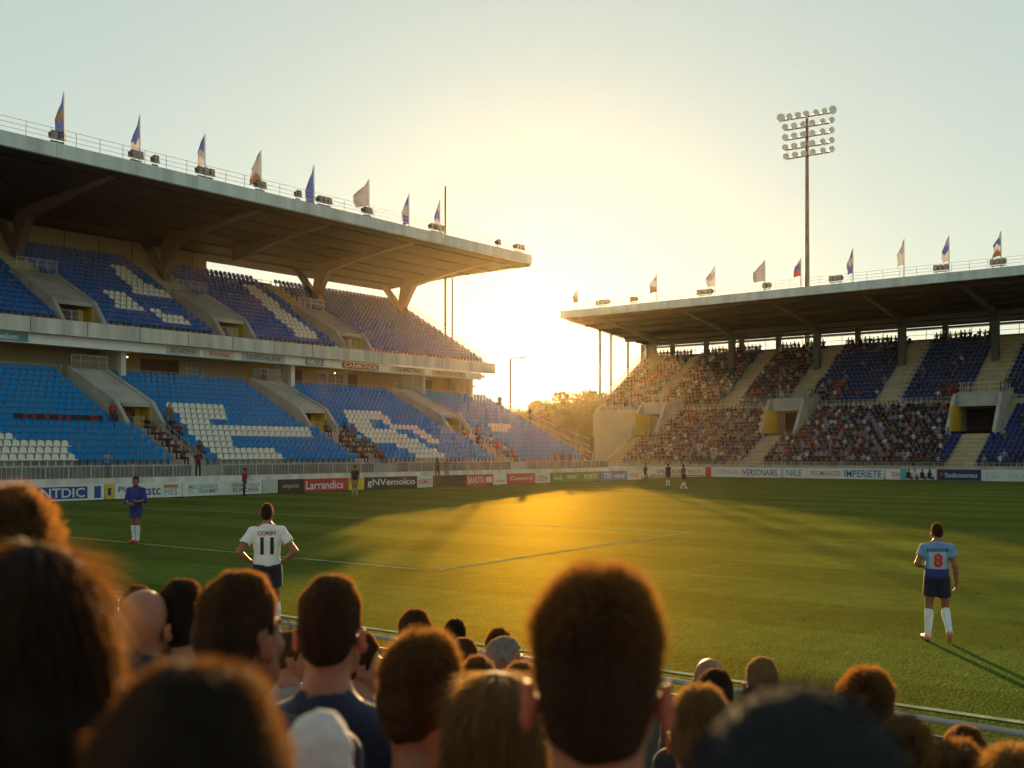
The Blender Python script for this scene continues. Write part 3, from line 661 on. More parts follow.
# ------------------------------------------------------------------ bodies: smooth blended volumes meshed as one surface
class Vol:
    def __init__(s, lo, hi, h):
        s.h = h; s.lo = np.array(lo, float); n = np.ceil((np.array(hi) - s.lo) / h).astype(int) + 1
        s.n = n; s.f = np.full(n, 1.0, np.float32)
        s.ax = [s.lo[i] + h * np.arange(n[i]) for i in range(3)]
    def _win(s, lo, hi):
        a = np.clip(np.floor((np.array(lo) - s.lo) / s.h).astype(int), 0, s.n); b = np.clip(np.ceil((np.array(hi) - s.lo) / s.h).astype(int) + 1, 0, s.n)
        sl = tuple(slice(int(a[i]), int(b[i])) for i in range(3))
        if any(x.stop <= x.start for x in sl): return None, None
        return sl, np.meshgrid(*[s.ax[i][sl[i]] for i in range(3)], indexing='ij')
    def _mix(s, sl, d, k, op):
        f = s.f[sl]; d = d.astype(np.float32)
        if op == 'sub': f2, d2, sg = f, -d, -1
        if op == 'add':
            if k > 0:
                h = np.clip(.5 + .5 * (f - d) / k, 0, 1); s.f[sl] = f * (1 - h) + d * h - k * h * (1 - h)
            else: s.f[sl] = np.minimum(f, d)
        else:
            if k > 0:
                h = np.clip(.5 - .5 * (f + d) / k, 0, 1); s.f[sl] = f * (1 - h) - d * h + k * h * (1 - h)
            else: s.f[sl] = np.maximum(f, -d)
    def cap(s, a, b, ra, rb=None, k=.02, op='add', T=None):
        rb = ra if rb is None else rb
        a, b = np.array(a, float), np.array(b, float)
        if T is not None: a, b = T(a), T(b)
        m = max(ra, rb) + k + 2 * s.h; sl, g = s._win(np.minimum(a, b) - m, np.maximum(a, b) + m)
        if sl is None: return s
        ab = b - a; L2 = max(1e-9, ab @ ab)
        t = np.clip(sum((g[i] - a[i]) * ab[i] for i in range(3)) / L2, 0, 1)
        d = np.sqrt(sum((g[i] - a[i] - t * ab[i]) ** 2 for i in range(3))) - (ra + (rb - ra) * t)
        s._mix(sl, d, k, op); return s
    def ell(s, c, r, k=.02, op='add', T=None, M=None):
        c = np.array(c, float); r = np.array(r, float)
        if T is not None: c = T(c)
        m = max(r) + k + 2 * s.h; sl, g = s._win(c - m, c + m)
        if sl is None: return s
        p = [g[i] - c[i] for i in range(3)]
        if M is not None: p = [sum(M[j][i] * p[j] for j in range(3)) for i in range(3)]   # M^T p
        k0 = np.sqrt(sum((p[i] / r[i]) ** 2 for i in range(3))); k1 = np.sqrt(sum((p[i] / r[i] ** 2) ** 2 for i in range(3)))
        d = np.where(k1 > 1e-6, k0 * (k0 - 1) / np.maximum(k1, 1e-6), -min(r))
        s._mix(sl, d, k, op); return s
    def cut(s, fn):
        """keep where fn(x,y,z) <= 0"""
        g = np.meshgrid(*s.ax, indexing='ij'); s.f = np.maximum(s.f, fn(*g).astype(np.float32)); return s
    def noise(s, amp, sc, seed=0):
        r = np.random.default_rng(seed); g = np.meshgrid(*s.ax, indexing='ij'); d = 0
        for i in range(5):
            w = r.normal(size=3) * sc; d = d + np.sin(g[0] * w[0] + g[1] * w[1] + g[2] * w[2] + r.uniform(0, 6.28))
        s.f = s.f + (amp * d / 3).astype(np.float32); return s
    def mesh(s, name, mats, smooth=2):
        f = s.f.copy(); f[0] = f[-1] = 1; f[:, 0] = f[:, -1] = 1; f[:, :, 0] = f[:, :, -1] = 1
        ins = f < 0; nx, ny, nz = f.shape
        cn = np.zeros((nx - 1, ny - 1, nz - 1), np.int8)
        for i in (0, 1):
            for j in (0, 1):
                for k in (0, 1): cn += ins[i:nx - 1 + i, j:ny - 1 + j, k:nz - 1 + k]
        act = np.argwhere((cn > 0) & (cn < 8)); idx = np.full(cn.shape, -1, np.int32); idx[tuple(act.T)] = np.arange(len(act))
        P = np.zeros((len(act), 3)); C = np.zeros(len(act)); c8 = [(i, j, k) for i in (0, 1) for j in (0, 1) for k in (0, 1)]
        for a in c8:
            for q in range(3):
                if a[q] == 0:
                    b = list(a); b[q] = 1
                    va = f[act[:, 0] + a[0], act[:, 1] + a[1], act[:, 2] + a[2]]; vb = f[act[:, 0] + b[0], act[:, 1] + b[1], act[:, 2] + b[2]]
                    m = (va < 0) != (vb < 0); t = np.where(m, va / np.where(m, va - vb, 1), 0)
                    p = np.tile(np.array(a, float), (len(act), 1)); p[:, q] += t; P += np.where(m[:, None], p, 0); C += m
        V = (act + P / C[:, None]) * s.h + s.lo; Q = []
        for q in range(3):
            u, w = (q + 1) % 3, (q + 2) % 3
            sa = [slice(None)] * 3; sb = [slice(None)] * 3; sa[q] = slice(0, -1); sb[q] = slice(1, None)
            e = np.argwhere(ins[tuple(sa)] != ins[tuple(sb)]); fl = ins[tuple(sa)][tuple(e.T)]
            ok = (e[:, u] > 0) & (e[:, w] > 0) & (e[:, u] < f.shape[u] - 1) & (e[:, w] < f.shape[w] - 1); e = e[ok]; fl = fl[ok]
            def I(du, dw):
                c = e.copy(); c[:, u] -= du; c[:, w] -= dw; return idx[tuple(c.T)]
            qd = np.stack([I(1, 1), I(0, 1), I(0, 0), I(1, 0)], 1); qd[~fl] = qd[~fl][:, ::-1]; Q.append(qd)
        Q = np.concatenate(Q); Q = Q[(Q >= 0).all(1)]
        for _ in range(smooth):                                             # a light relaxation
            acc = np.zeros_like(V); n = np.zeros(len(V))
            for a in range(4):
                b = (a + 1) % 4; np.add.at(acc, Q[:, a], V[Q[:, b]]); np.add.at(acc, Q[:, b], V[Q[:, a]]); np.add.at(n, Q[:, a], 1); np.add.at(n, Q[:, b], 1)
            V = V * .5 + .5 * acc / np.maximum(n, 1)[:, None]
        return np_mesh(name, V, Q, None, mats if isinstance(mats, (list, tuple)) else [mats])

def rotz(a):
    c, s = math.cos(a), math.sin(a); return np.array([[c, -s, 0], [s, c, 0], [0, 0, 1.]])
def head_T(pos, yaw, pitch=0.0):
    c, s = math.cos(pitch), math.sin(pitch); M = rotz(yaw) @ np.array([[1, 0, 0], [0, c, -s], [0, s, c]]); pos = np.array(pos, float)
    return (lambda p: pos + M @ np.array(p, float)), M
def add_head(v, pos, yaw=0, pitch=0, s=1.0, neck=None, woman=False):
    """pos: centre between the ears; the face looks along local +Y"""
    T, M = head_T(pos, yaw, pitch)
    E = lambda c, r, k=.02, op='add', M2=None: v.ell(np.array(c) * s, np.array(r) * s, k, op, T, M if M2 is None else M @ M2)
    C = lambda a, b, ra, rb, k=.012, op='add': v.cap(np.array(a) * s, np.array(b) * s, ra * s, rb * s, k, op, T)
    E((0, -.016, .036), (.074, .097, .088)); E((0, -.05, -.005), (.062, .058, .07), .03)
    E((0, .045, -.03), (.060, .056, .088), .03); E((0, .052, -.088), (.044, .044, .032), .03)
    for q in (-1, 1):
        C((q * .050, .012, -.05), (q * .028, .07, -.1), .019, .018, .03)      # jaw line
        E((q * .033, .106, .010), (.019, .016, .014), .014, 'sub'); E((q * .033, .083, .008), (.0135, .0135, .0125), .003)
        C((q * .016, .101, .026), (q * .05, .088, .027), .007, .006, .012)  # brow
        E((q * .048, .07, -.025), (.02, .02, .02), .02)                     # cheek
        Me = rotz(-q * .45)
        E((q * .087, -.016, -.018), (.0105, .022, .034), .002, 'add', Me); E((q * .096, -.004, -.013), (.008, .011, .018), .004, 'sub', Me)
        E((q * .074, -.002, -.018), (.010, .010, .016), .004)
        C((q * .009, .115, -.034), (q * .012, .108, -.036), .008, .007, .006)
    C((0, .098, .012), (0, .119, -.03), .0085, .0125, .01)
    E((0, .098, -.058), (.024, .011, .0065), .006); E((0, .095, -.069), (.02, .010, .0065), .006); E((0, .088, -.1), (.018, .014, .014), .015)
    r0 = (.05 if woman else .056) * s
    if neck is not None: v.cap(T(np.array((0, -.03, -.06)) * s), np.array(neck), r0, r0 + .006, .03)
    return T, M
def hair_cap(v, pos, yaw=0, pitch=0, s=1.0, thick=.016, top=.024, nape=-.10, hairline=.082):
    """short hair as a shell over the skull, cut along the hairline and round the ears"""
    T, M = head_T(pos, yaw, pitch); pos = np.array(pos, float)
    v.ell(np.array((0, -.016, .036)) * s, np.array((.0745 + thick * .16, .097 + thick * .5, .088 + thick)) * s, .02, 'add', T, M)
    v.ell(np.array((0, -.052, -.01)) * s, np.array((.063 + thick * .1, .061 + thick * .3, .08)) * s, .03, 'add', T, M)
    v.ell(np.array((0, .0, .06)) * s, np.array((.066, .086, .066 + top)) * s, .03, 'add', T, M)
    Mi = M.T
    def fn(x, y, z):
        p = [(Mi[i, 0] * (x - pos[0]) + Mi[i, 1] * (y - pos[1]) + Mi[i, 2] * (z - pos[2])) / s for i in range(3)]
        zc = np.interp(p[1], [-.16, -.075, -.055, -.036, -.03, .004, .012, .03, .045, .06, .12], [nape, nape, nape + .012, nape + .055, .012, .022, -.018, -.012, .045, .062, hairline])
        return zc - p[2] - .0 * p[0]
    return v.cut(fn)
def long_hair(v, pos, yaw=0, s=1.0, length=.42, spread=.10):
    T, M = head_T(pos, yaw); pos = np.array(pos, float)
    v.ell((0, -.016, .04), (.088, .108, .104), .02, 'add', T, M); v.ell((0, -.05, -.06), (.098, .085, .17), .04, 'add', T, M)
    for q in (-1, 1): v.cap((q * .055, -.05, -.1), (q * spread, -.055, -length), .062, .05, .04, 'add', T)
    v.cap((0, -.075, -.1), (0, -.10, -length), .07, .06, .04, 'add', T)
    Mi = M.T
    def fn(x, y, z):
        p = [(Mi[i, 0] * (x - pos[0]) + Mi[i, 1] * (y - pos[1]) + Mi[i, 2] * (z - pos[2])) for i in range(3)]
        return np.minimum(p[1] - .02, .085 - p[2]) + np.maximum(0, np.abs(p[0]) - .07) * -.6
    return v.cut(fn)
def add_hand(v, wr, dirv, up, side, curl=.35, r=1.0, fingers=True):
    """wr wrist, dirv along the hand, up = back of the hand, side = direction of the thumb"""
    wr, d, u, t = [np.array(x, float) for x in (wr, dirv, up, side)]; d /= np.linalg.norm(d); u /= np.linalg.norm(u); t /= np.linalg.norm(t)
    v.cap(wr, wr + d * .05 + t * .016, .024, .022, .015); v.cap(wr, wr + d * .055 - t * .018, .024, .020, .015); v.cap(wr + d * .03, wr + d * .075, .024, .020, .015)
    if not fingers:
        v.cap(wr + d * .07, wr + d * .12 - u * .03, .026, .02, .02); v.cap(wr + d * .03 + t * .03, wr + d * .08 + t * .045, .012, .011, .01); return
    for off, L in ((.034, .072), (.0115, .080), (-.0115, .074), (-.034, .058)):
        b = wr + d * (.085 - abs(off) * .12) + t * off; m = b + (d * math.cos(curl) - u * math.sin(curl)) * L * .55; e = m + (d * math.cos(curl * 2.3) - u * math.sin(curl * 2.3)) * L * .45
        v.cap(wr + d * .05 + t * off * .8, b, .011, .0098, .006); v.cap(b, m, .0098, .0088, .002); v.cap(m, e, .0088, .0076, .002)
    b = wr + d * .022 + t * .030; m = b + (d * .75 + t * .62 - u * .15) * .040; e = m + (d * .95 + t * .2 - u * .3) * .032
    v.cap(wr + d * .01 + t * .012, b, .016, .014, .008); v.cap(b, m, .0135, .011, .003); v.cap(m, e, .0105, .0085, .003)
SKIN = mat('skin_light', (.26, .11, .062), .5, .12, 14, .08, 220, sss=.55, spec=.35)
SKIN2 = mat('skin_tan', (.21, .085, .047), .5, .12, 14, .08, 220, sss=.5, spec=.35)
EAR = mat('skin_ear', (.26, .10, .06), .5, tw=.2, transl=(.75, .15, .05)); EYEM = mat('eye_white', (.7, .68, .64), .2); IRIS = mat('iris', (.03, .02, .015), .2)
def eyes(parent, T, M, s=1.0):
    for q in (-1, 1):
        mb = MB(); mb.ell((0, 0, 0), (.0128, .0128, .0120), 10, 8, 0); mb.ell((0, .0085, 0), (.0056, .0052, .0056), 8, 6, 1)
        c = T((q * .033 * s, .0855 * s, .008 * s)); o = mb.obj('eye', [EYEM, IRIS], parent, True)
        o.location = c; o.rotation_euler = Matrix(M.tolist()).to_euler()
def strands(name, mats, me, N, L, rad, lift=.6, flow=(0, 0, -1), fl=.4, jit=.35, seed=0, keep=None, lfun=None, lz=None, drop=0.0):
    """thin hairs growing out of a surface, as one mesh of three-sided tubes"""
    r = np.random.default_rng(seed)
    nV = len(me.vertices); co = np.empty(nV * 3, np.float32); me.vertices.foreach_get('co', co); co = co.reshape(-1, 3)
    nP = len(me.polygons); vi = np.empty(nP * 4, np.int32); me.loops.foreach_get('vertex_index', vi); vi = vi.reshape(-1, 4)
    A, B, C, D = (co[vi[:, i]] for i in range(4)); nr = np.cross(C - A, D - B); ar = np.linalg.norm(nr, axis=1) + 1e-12; nr /= ar[:, None]
    if keep is not None: ar = ar * keep((A + C) / 2, nr)
    k = r.choice(nP, N, p=ar / ar.sum()); a, b = r.random((2, N, 1))
    p = (A[k] * (1 - a) + B[k] * a) * (1 - b) + (D[k] * (1 - a) + C[k] * a) * b; n = nr[k]
    f = np.array(flow, float); f = np.tile(f, (N, 1)); f = f - n * (f * n).sum(1, keepdims=True); f /= np.linalg.norm(f, axis=1, keepdims=True) + 1e-6
    d = n * (lift if lz is None else lift * lz(p)[:, None]) + f * fl + r.normal(size=(N, 3)) * jit; d /= np.linalg.norm(d, axis=1, keepdims=True)
    Ls = L * r.uniform(.5, 1.25, (N, 1)) * (1 if lfun is None else lfun(p)[:, None]); p0 = p - n * .002; p1 = p + d * Ls * .5; d2 = d + f * .5 + r.normal(size=(N, 3)) * jit * .6; d2[:, 2] -= drop; d2 /= np.linalg.norm(d2, axis=1, keepdims=True); p2 = p1 + d2 * Ls * .5
    u = np.cross(d, r.normal(size=(N, 3))); u /= np.linalg.norm(u, axis=1, keepdims=True) + 1e-9; w = np.cross(d, u)
    V = np.empty((N, 5, 3), np.float32)                                      # flat ribbons, so that light passes through each hair
    V[:, 0] = p0 - u * rad; V[:, 1] = p0 + u * rad; V[:, 2] = p1 - u * rad * .9; V[:, 3] = p1 + u * rad * .9; V[:, 4] = p2
    base = np.arange(N)[:, None] * 5
    Q = base + np.array([[0, 1, 3, 2]]); Tq = base + np.array([[2, 3, 4]])
    me2 = bpy.data.meshes.new(name); V = V.reshape(-1, 3)
    me2.vertices.add(len(V)); me2.vertices.foreach_set('co', V.ravel())
    li = np.concatenate([Q.ravel(), Tq.ravel()]).astype(np.int32); me2.loops.add(len(li)); me2.loops.foreach_set('vertex_index', li)
    ls = np.concatenate([np.arange(len(Q)) * 4, len(Q) * 4 + np.arange(len(Tq)) * 3]).astype(np.int32); me2.polygons.add(len(ls)); me2.polygons.foreach_set('loop_start', ls)
    for m in mats: me2.materials.append(m)
    me2.polygons.foreach_set('use_smooth', np.full(len(ls), True)); me2.update(calc_edges=True)
    return me2
def join_np(name, me1, me2, mats):
    """two meshes as one (shell and hairs of the same head of hair)"""
    bm = bmesh.new(); bm.from_mesh(me1); n1 = len(bm.faces); bm.from_mesh(me2); bm.faces.ensure_lookup_table(); me = bpy.data.meshes.new(name)
    if len(mats) > 1:
        for f in bm.faces[n1:]: f.material_index = 1
    bm.to_mesh(me); bm.free()
    for m in mats: me.materials.append(m)
    return me
HMATS = {}
def hair_mat(name, col, glow):
    m = mat(name, col, .75, .25, 40, .5, 260, spec=.08, stretch=(1, 1, .25))
    HMATS[name] = mat(name + '_ends', tuple(.4 * x for x in col), .7, 0, tw=.19, transl=tuple(x * y for x, y in zip(glow, (1, .88, .62))), spec=.12)
    return m
H_DARK = hair_mat('hair_dark_brown', (.022, .013, .008), (1, .50, .14))
H_BLACK = hair_mat('hair_black', (.010, .008, .007), (.45, .24, .08))
H_BROWN = hair_mat('hair_brown', (.05, .026, .012), (1, .55, .18))
H_LIGHT = hair_mat('hair_light_brown', (.10, .055, .025), (1, .62, .24))
H_BLOND = hair_mat('hair_dark_blond', (.13, .075, .032), (1, .66, .30))
H_GREY = hair_mat('hair_grey', (.22, .20, .19), (1, .8, .55))
def cloth(name, col, **k): return mat(name, col, .85, .12, 6, .35, 55, sheen=.25, **k)
C_NAVY = cloth('cloth_navy', (.012, .018, .045)); C_BLK = cloth('cloth_black', (.012, .012, .014)); C_GREY = cloth('cloth_grey', (.16, .16, .17)); C_RED = cloth('cloth_red', (.35, .03, .03))
C_WHT = cloth('cloth_white', (.68, .68, .68)); C_JEAN = cloth('cloth_denim', (.03, .05, .10)); C_BRN = cloth('cloth_brown', (.10, .055, .03)); C_OLV = cloth('cloth_olive', (.06, .06, .03))

# ---------------------------------------------------------------- seated spectators (root on the floor, facing +Y, head top about 1.32)
SEAT_HEAD = np.array([0, .02, 1.19])
def seated_parts(yaw, woman=False, h=.0062):
    hp = SEAT_HEAD; S = {}
    v = Vol((-.36, -.26, -.02), (.36, .62, 1.36), h)
    nb = (0, -.035, .99); T, M = add_head(v, hp, yaw, 0, .96 if woman else 1.0, nb, woman); sw_ = .165 if woman else .19
    for q in (-1, 1):
        v.cap((0, -.035, 1.03), (q * sw_, -.03, .915), .045, .05, .04)
        el = (q * (sw_ + .07), .05, .66); wr = (q * .17, .27, .56)
        v.cap((q * sw_, -.03, .915), el, .052, .042, .02); v.cap(el, wr, .042, .027, .02); add_hand(v, wr, (-q * .25, 1, -.1), (0, .1, 1), (-q, 0, 0), .3)
        kn = (q * .13, .44, .50); v.cap((q * .09, .0, .50), kn, .085, .062, .03); v.cap(kn, (q * .12, .42, .09), .058, .036, .02); v.cap((q * .12, .40, .05), (q * .13, .55, .035), .042, .035, .02)
    v.ell((0, -.02, .82), (.155, .105, .16), .05); v.ell((0, 0, .65), (.14, .105, .14), .05); v.ell((0, .0, .52), (.165, .12, .11), .05)
    me = v.mesh('body', [SKIN, EAR]); c = np.empty(len(me.polygons) * 3, np.float32); me.polygons.foreach_get('center', c); c = (c.reshape(-1, 3) - hp) @ np.array(M)
    me.polygons.foreach_set('material_index', ((np.abs(c[:, 0]) > .0775) & (np.abs(c[:, 1] + .015) < .045) & (np.abs(c[:, 2] + .02) < .05)).astype(np.int32)); S['body'] = me; S['T'] = T; S['M'] = M
    v = Vol((-.37, -.28, .38), (.37, .32, 1.12), .009)
    for q in (-1, 1):
        v.cap((0, -.04, 1.0), (q * sw_, -.03, .915), .062, .068, .04); el = np.array((q * (sw_ + .07), .05, .66)); sh = np.array((q * sw_, -.03, .915))
        v.cap(sh, sh + (el - sh) * .8, .070, .066, .03)
    v.ell((0, -.02, .82), (.178, .128, .175), .05); v.ell((0, 0, .65), (.165, .13, .17), .05); v.ell((0, 0, .53), (.185, .145, .12), .05)
    v.cap((0, -.035, .95), (0, -.033, 1.035), .085, .072, .03); v.noise(.004, 26, 3)
    v.cap((0, -.036, 1.03), (0, -.033, 1.2), .064, .062, .004, 'sub')
    S['shirt'] = v.mesh('shirt', C_NAVY)
    v = Vol((-.32, -.2, .05), (.32, .6, .72), .014)
    for q in (-1, 1):
        kn = (q * .13, .44, .50); v.cap((q * .09, .0, .50), kn, .10, .078, .03); v.cap(kn, (q * .12, .42, .10), .075, .065, .02)
    v.ell((0, .0, .52), (.178, .132, .115), .04); S['trousers'] = v.mesh('trousers', C_JEAN)
    return S
BASES = {'m0': seated_parts(0), 'm1': seated_parts(-.65), 'm2': seated_parts(-1.25), 'm3': seated_parts(.5), 'w0': seated_parts(0, True)}
YAW = {'m0': 0, 'm1': -.65, 'm2': -1.25, 'm3': .5, 'w0': 0}
HAIRC = {}
def hair_for(kind, style):
    """style: short / crop / curly / long / grey side ring; returns mesh with slot 0"""
    k = (kind, style)
    if k in HAIRC: return HAIRC[k]
    yaw = YAW[kind]; hp = SEAT_HEAD
    up = np.array([0, 0, 1.])
    if style == 'long' or style == 'longwide':
        v = Vol((-.26, -.28, .66), (.26, .16, 1.38), .008); long_hair(v, hp, yaw, 1, (.40 if style == 'long' else .46), (.095 if style == 'long' else .115)); v.noise(.006, 30, 5)
        me = v.mesh('hair', H_DARK); st = strands('hair', [H_DARK], me, 16000, .10, .0006, .05, (0, -.1, -1), 1.0, .09, 3)
    else:
        par = {'short': dict(thick=.012, top=.022), 'crop': dict(thick=.008, top=.012), 'curly': dict(thick=.024, top=.030), 'fuzz': dict(thick=.010, top=.022)}[style]
        v = Vol((-.16, -.19, 1.02), (.16, .20, 1.38), .0055); hair_cap(v, hp, yaw, **par)
        v.noise(.0035 if style != 'curly' else .008, 60 if style != 'curly' else 90, 4)
        me = v.mesh('hair', H_DARK)
        n, L, lift, fl, jit = {'short': (15000, .015, .28, .9, .2), 'crop': (14000, .008, .45, .7, .25), 'curly': (13000, .021, .5, .5, .55), 'fuzz': (16000, .027, .6, .5, .28)}[style]
        lf = (lambda p: np.clip((p[:, 2] - 1.17) * 9, .22, 1)) if style != 'curly' else None
        kp = lambda c, nn: np.clip((c[:, 2] - 1.08) * 9, .15, 1.4)
        st = strands('hair', [H_DARK], me, n, L, .0005, lift, (0, .2, -1), fl, jit, 5, kp, lf, (lambda p: np.clip((p[:, 2] - 1.235) * 11, .06, 1.1)) if style != 'curly' else None)
    HAIRC[k] = join_np('hair', me, st, [H_DARK, HMATS['hair_dark_brown']]); return HAIRC[k]
def set_mat(o, m, i=0): o.material_slots[i].link = 'OBJECT'; o.material_slots[i].material = m
NEAR = []
def spectator(u, v, d, kind, style, hair, shirt, label, turn=0.0, skin=SKIN, s=1.0, group=None, top=None, trousers=C_JEAN):
    """head top at pixel (u,v) at depth d of the survey"""
    p = at_d(u, v, d); topz = {'long': 1.335, 'longwide': 1.335, 'curly': 1.345, 'short': 1.34, 'fuzz': 1.345, 'crop': 1.325, None: 1.313, 'beanie': 1.345, 'hood': 1.36}[style]
    face = math.atan2(ray(u, v)[1], ray(u, v)[0]) - math.pi / 2 + turn       # facing away from the camera place
    h = Matrix.Rotation(face, 3, 'Z') @ Vector((0, .0, 0))
    base = Vector((p.x, p.y, p.z - topz * s))
    t = thing('person', label, 'person', base, face, group); t.scale = (s, s, s); B = BASES[kind]
    b = link('body', B['body'], t); set_mat(b, skin); sh = link('shirt', B['shirt'], t); set_mat(sh, shirt); tr = link('trousers', B['trousers'], t); set_mat(tr, trousers)
    eyes(t, B['T'], B['M'])
    if style and style not in ('beanie', 'hood'): o = link('hair', hair_for(kind, style), t); set_mat(o, hair); set_mat(o, HMATS[hair.name], 1)
    NEAR.append((base, face)); return t
# ------------------------------------------------------------------ spectators in the near stand
G1 = None
sp = spectator
sp(597, 567, 1.36, 'm0', 'fuzz', H_DARK, C_NAVY, 'person with short spiky dark hair and red glowing ears, large in the middle', s=1.02)
sp(30, 542, 1.32, 'w0', 'longwide', H_BLACK, C_BLK, 'person with long loose brown hair lit orange along one edge, nearest at the side')
sp(14, 490, 1.93, 'm0', 'curly', H_DARK, C_BLK, 'person with curly dark hair behind the long brown hair, highest head of the near crowd', .15)
big = sp(192, 664, 0.81, 'm0', 'short', H_BLACK, C_BLK, 'person seen as a very close dark head at the lower edge, before the navy shirt', s=.98)
bald = sp(147, 590, 3.58, 'm1', None, None, C_BLK, 'bald person in a dark jacket with raised collar', .2, s=1.0)
sp(181, 579, 3.69, 'm0', 'short', H_BLACK, C_BLK, 'person with black hair faded at the side, just behind the bald head', -.15)
glass = sp(240, 571, 2.44, 'm1', 'short', H_DARK, C_NAVY, 'person with dark cropped hair and glasses, below the number eleven player', s=1.02)
sp(329, 575, 2.75, 'm0', 'short', H_DARK, C_NAVY, 'person in a navy t-shirt with short dark hair and both ears showing', -.25)
sp(359, 632, 4.73, 'm2', 'short', H_DARK, C_GREY, 'person with dark hair in profile beyond the navy t-shirt shoulder')
sp(289, 633, 5.83, 'm2', 'crop', H_BROWN, C_GREY, 'person with brown hair in profile, a small head between two dark haired men')
buzz = sp(424, 632, 2.33, 'm1', 'fuzz', H_BROWN, C_NAVY, 'person with buzzed light brown hair and a navy shirt with two red stripes', .12, s=1.0)
sp(415, 609, 5.06, 'm0', 'short', H_DARK, C_GREY, 'person with dark hair whose crown shows over the buzzed light brown head')
sp(455, 619, 7.70, 'm0', 'short', H_BLACK, C_GREY, 'person with black hair, farthest small head beside the pitch rail')
sp(463, 638, 6.05, 'm1', 'short', H_BROWN, C_BRN, 'person with brown hair lit orange between the buzzed head and the grey haired man')
sp(499, 629, 6.82, 'm0', 'curly', H_DARK, C_GREY, 'person with curly dark hair just above the grey haired man')
sp(504, 638, 6.27, 'm2', 'crop', H_GREY, C_GREY, 'person with grey hair looking sideways, face showing', -.4)
sp(478, 658, 5.06, 'm0', 'curly', H_BROWN, C_BRN, 'person with curly brown hair, a low head left of the long blond hair top')
sp(521, 664, 4.84, 'm0', 'curly', H_BROWN, C_OLV, 'person with curly brown hair, a low head between blond hair and big middle head')
sp(494, 671, 2.15, 'w0', 'long', H_BLOND, C_GREY, 'person with long straight dark blond hair beside the big middle head')
sp(709, 659, 5.72, 'm0', None, None, C_BRN, 'bald person with reddish scalp near the rail, farther of two beside the cap', -.4, SKIN2)
sp(715, 671, 4.62, 'm0', 'crop', H_BLACK, C_BLK, 'person with cropped black hair just below the reddish bald head')
sp(698, 687, 3.14, 'm0', 'fuzz', H_BLOND, C_BLK, 'person with fuzzy fair hair glowing in the sun beside the red ear', -.2)
sp(762, 659, 5.39, 'm0', 'crop', H_BLOND, C_BRN, 'person with very short fair hair alone above the dark knitted hat', .1)
hat = sp(800, 680, 0.88, 'm0', 'beanie', None, C_NAVY, 'person in a dark navy knitted hat, very close at the lower edge', s=1.03)
sp(865, 669, 3.30, 'm0', 'fuzz', H_DARK, C_BLK, 'person with dark hair lit at the crown, upper head beyond the knitted hat', -.2)
sp(905, 721, 2.97, 'm0', 'curly', H_BROWN, C_BRN, 'person with curly brown hair low beside the knitted hat')
sp(964, 728, 4.40, 'm3', 'crop', H_DARK, C_BLK, 'person with smooth dark hair close under the pale pitch rail')
sp(958, 745, 2.75, 'm0', 'curly', H_BROWN, C_OLV, 'person with brown curly hair lit orange, lowest at the side before the smooth dark head')
sp(1012, 748, 2.59, 'm0', 'fuzz', H_LIGHT, C_BLK, 'person with light brown hair at the very end of the near crowd')
sp(137, 585, 5.72, 'm0', 'short', H_BLACK, C_GREY, 'person with black hair just peeping over the bald head')
fluff = sp(316, 708, 1.65, 'm0', 'hood', None, C_RED, 'person in a puffy white hood and red top behind the very close dark head', .3, s=.52)
# knitted hat
v = Vol((-.17, -.19, 1.05), (.17, .2, 1.40), .006); T, M = head_T(SEAT_HEAD, 0)
v.ell((0, -.016, .036), (.094, .116, .112), .02, 'add', T, M); v.ell((0, -.03, .01), (.097, .118, .05), .012, 'add', T, M); v.ell((0, -.03, -.03), (.094, .11, .04), .02, 'add', T, M)
v.cut(lambda x, y, z: 1.155 + (y - .02) * .35 - z); v.noise(.002, 120, 8)
KN = mat('navy_knit', (.002, .005, .009), .95, .2, 60, .8, 180, sheen=.04)
hm = v.mesh('knitted_hat', KN); st = strands('knitted_hat', [KN], hm, 9000, .012, .0004, .8, (0, 0, -1), .2, .5, 9)
o = link('knitted_hat', join_np('knitted_hat', hm, st, [KN]), hat); 
# soft white hood with a few folds
v = Vol((-.2, -.24, .90), (.2, .2, 1.42), .0065)
v.ell((0, -.03, 1.22), (.098, .115, .135), .02); v.ell((.05, -.07, 1.12), (.085, .075, .075), .012); v.ell((-.05, -.07, 1.10), (.09, .075, .08), .012); v.ell((.085, -.03, 1.03), (.09, .085, .07), .012); v.ell((-.07, -.05, 1.0), (.10, .09, .07), .012)
v.noise(.006, 38, 11); v.noise(.003, 80, 12); v.ell((0, .07, 1.19), (.075, .10, .115), .012, 'sub'); FW = mat('white_fleece', (.47, .45, .45), .95, .12, 30, .3, 170, sheen=.4)
o = link('hood', v.mesh('hood', FW), fluff)
# raised jacket collar of the bald man, glasses of the cropped man
v = Vol((-.2, -.22, .92), (.2, .2, 1.16), .007); v.cap((0, -.035, .99), (0, -.02, 1.10), .10, .088, .02); v.cap((0, -.035, .93), (0, -.015, 1.2), .078, .074, .006, 'sub'); v.cut(lambda x, y, z: np.maximum(z - 1.115 + .02 * np.sin(9 * x), y - .085))
link('collar', v.mesh('collar', cloth('cloth_midnight', (.010, .014, .028))), bald)
T_, M_ = BASES['m1']['T'], BASES['m1']['M']; mb = MB()
for q in (-1, 1):
    mb.tube([T_((q * .086, -.012, .006)), T_((q * .078, .05, .010)), T_((q * .06, .108, .012))], .0022, 5)
    mb.tube([T_((q * .033 + .023 * math.cos(t), .116, .008 + .019 * math.sin(t))) for t in np.linspace(0, 6.2832, 15)], .002, 5)
mb.tube([T_((-.011, .12, .012)), T_((.011, .12, .012))], .002, 5); mb.obj('glasses', M_DARKMET, glass)
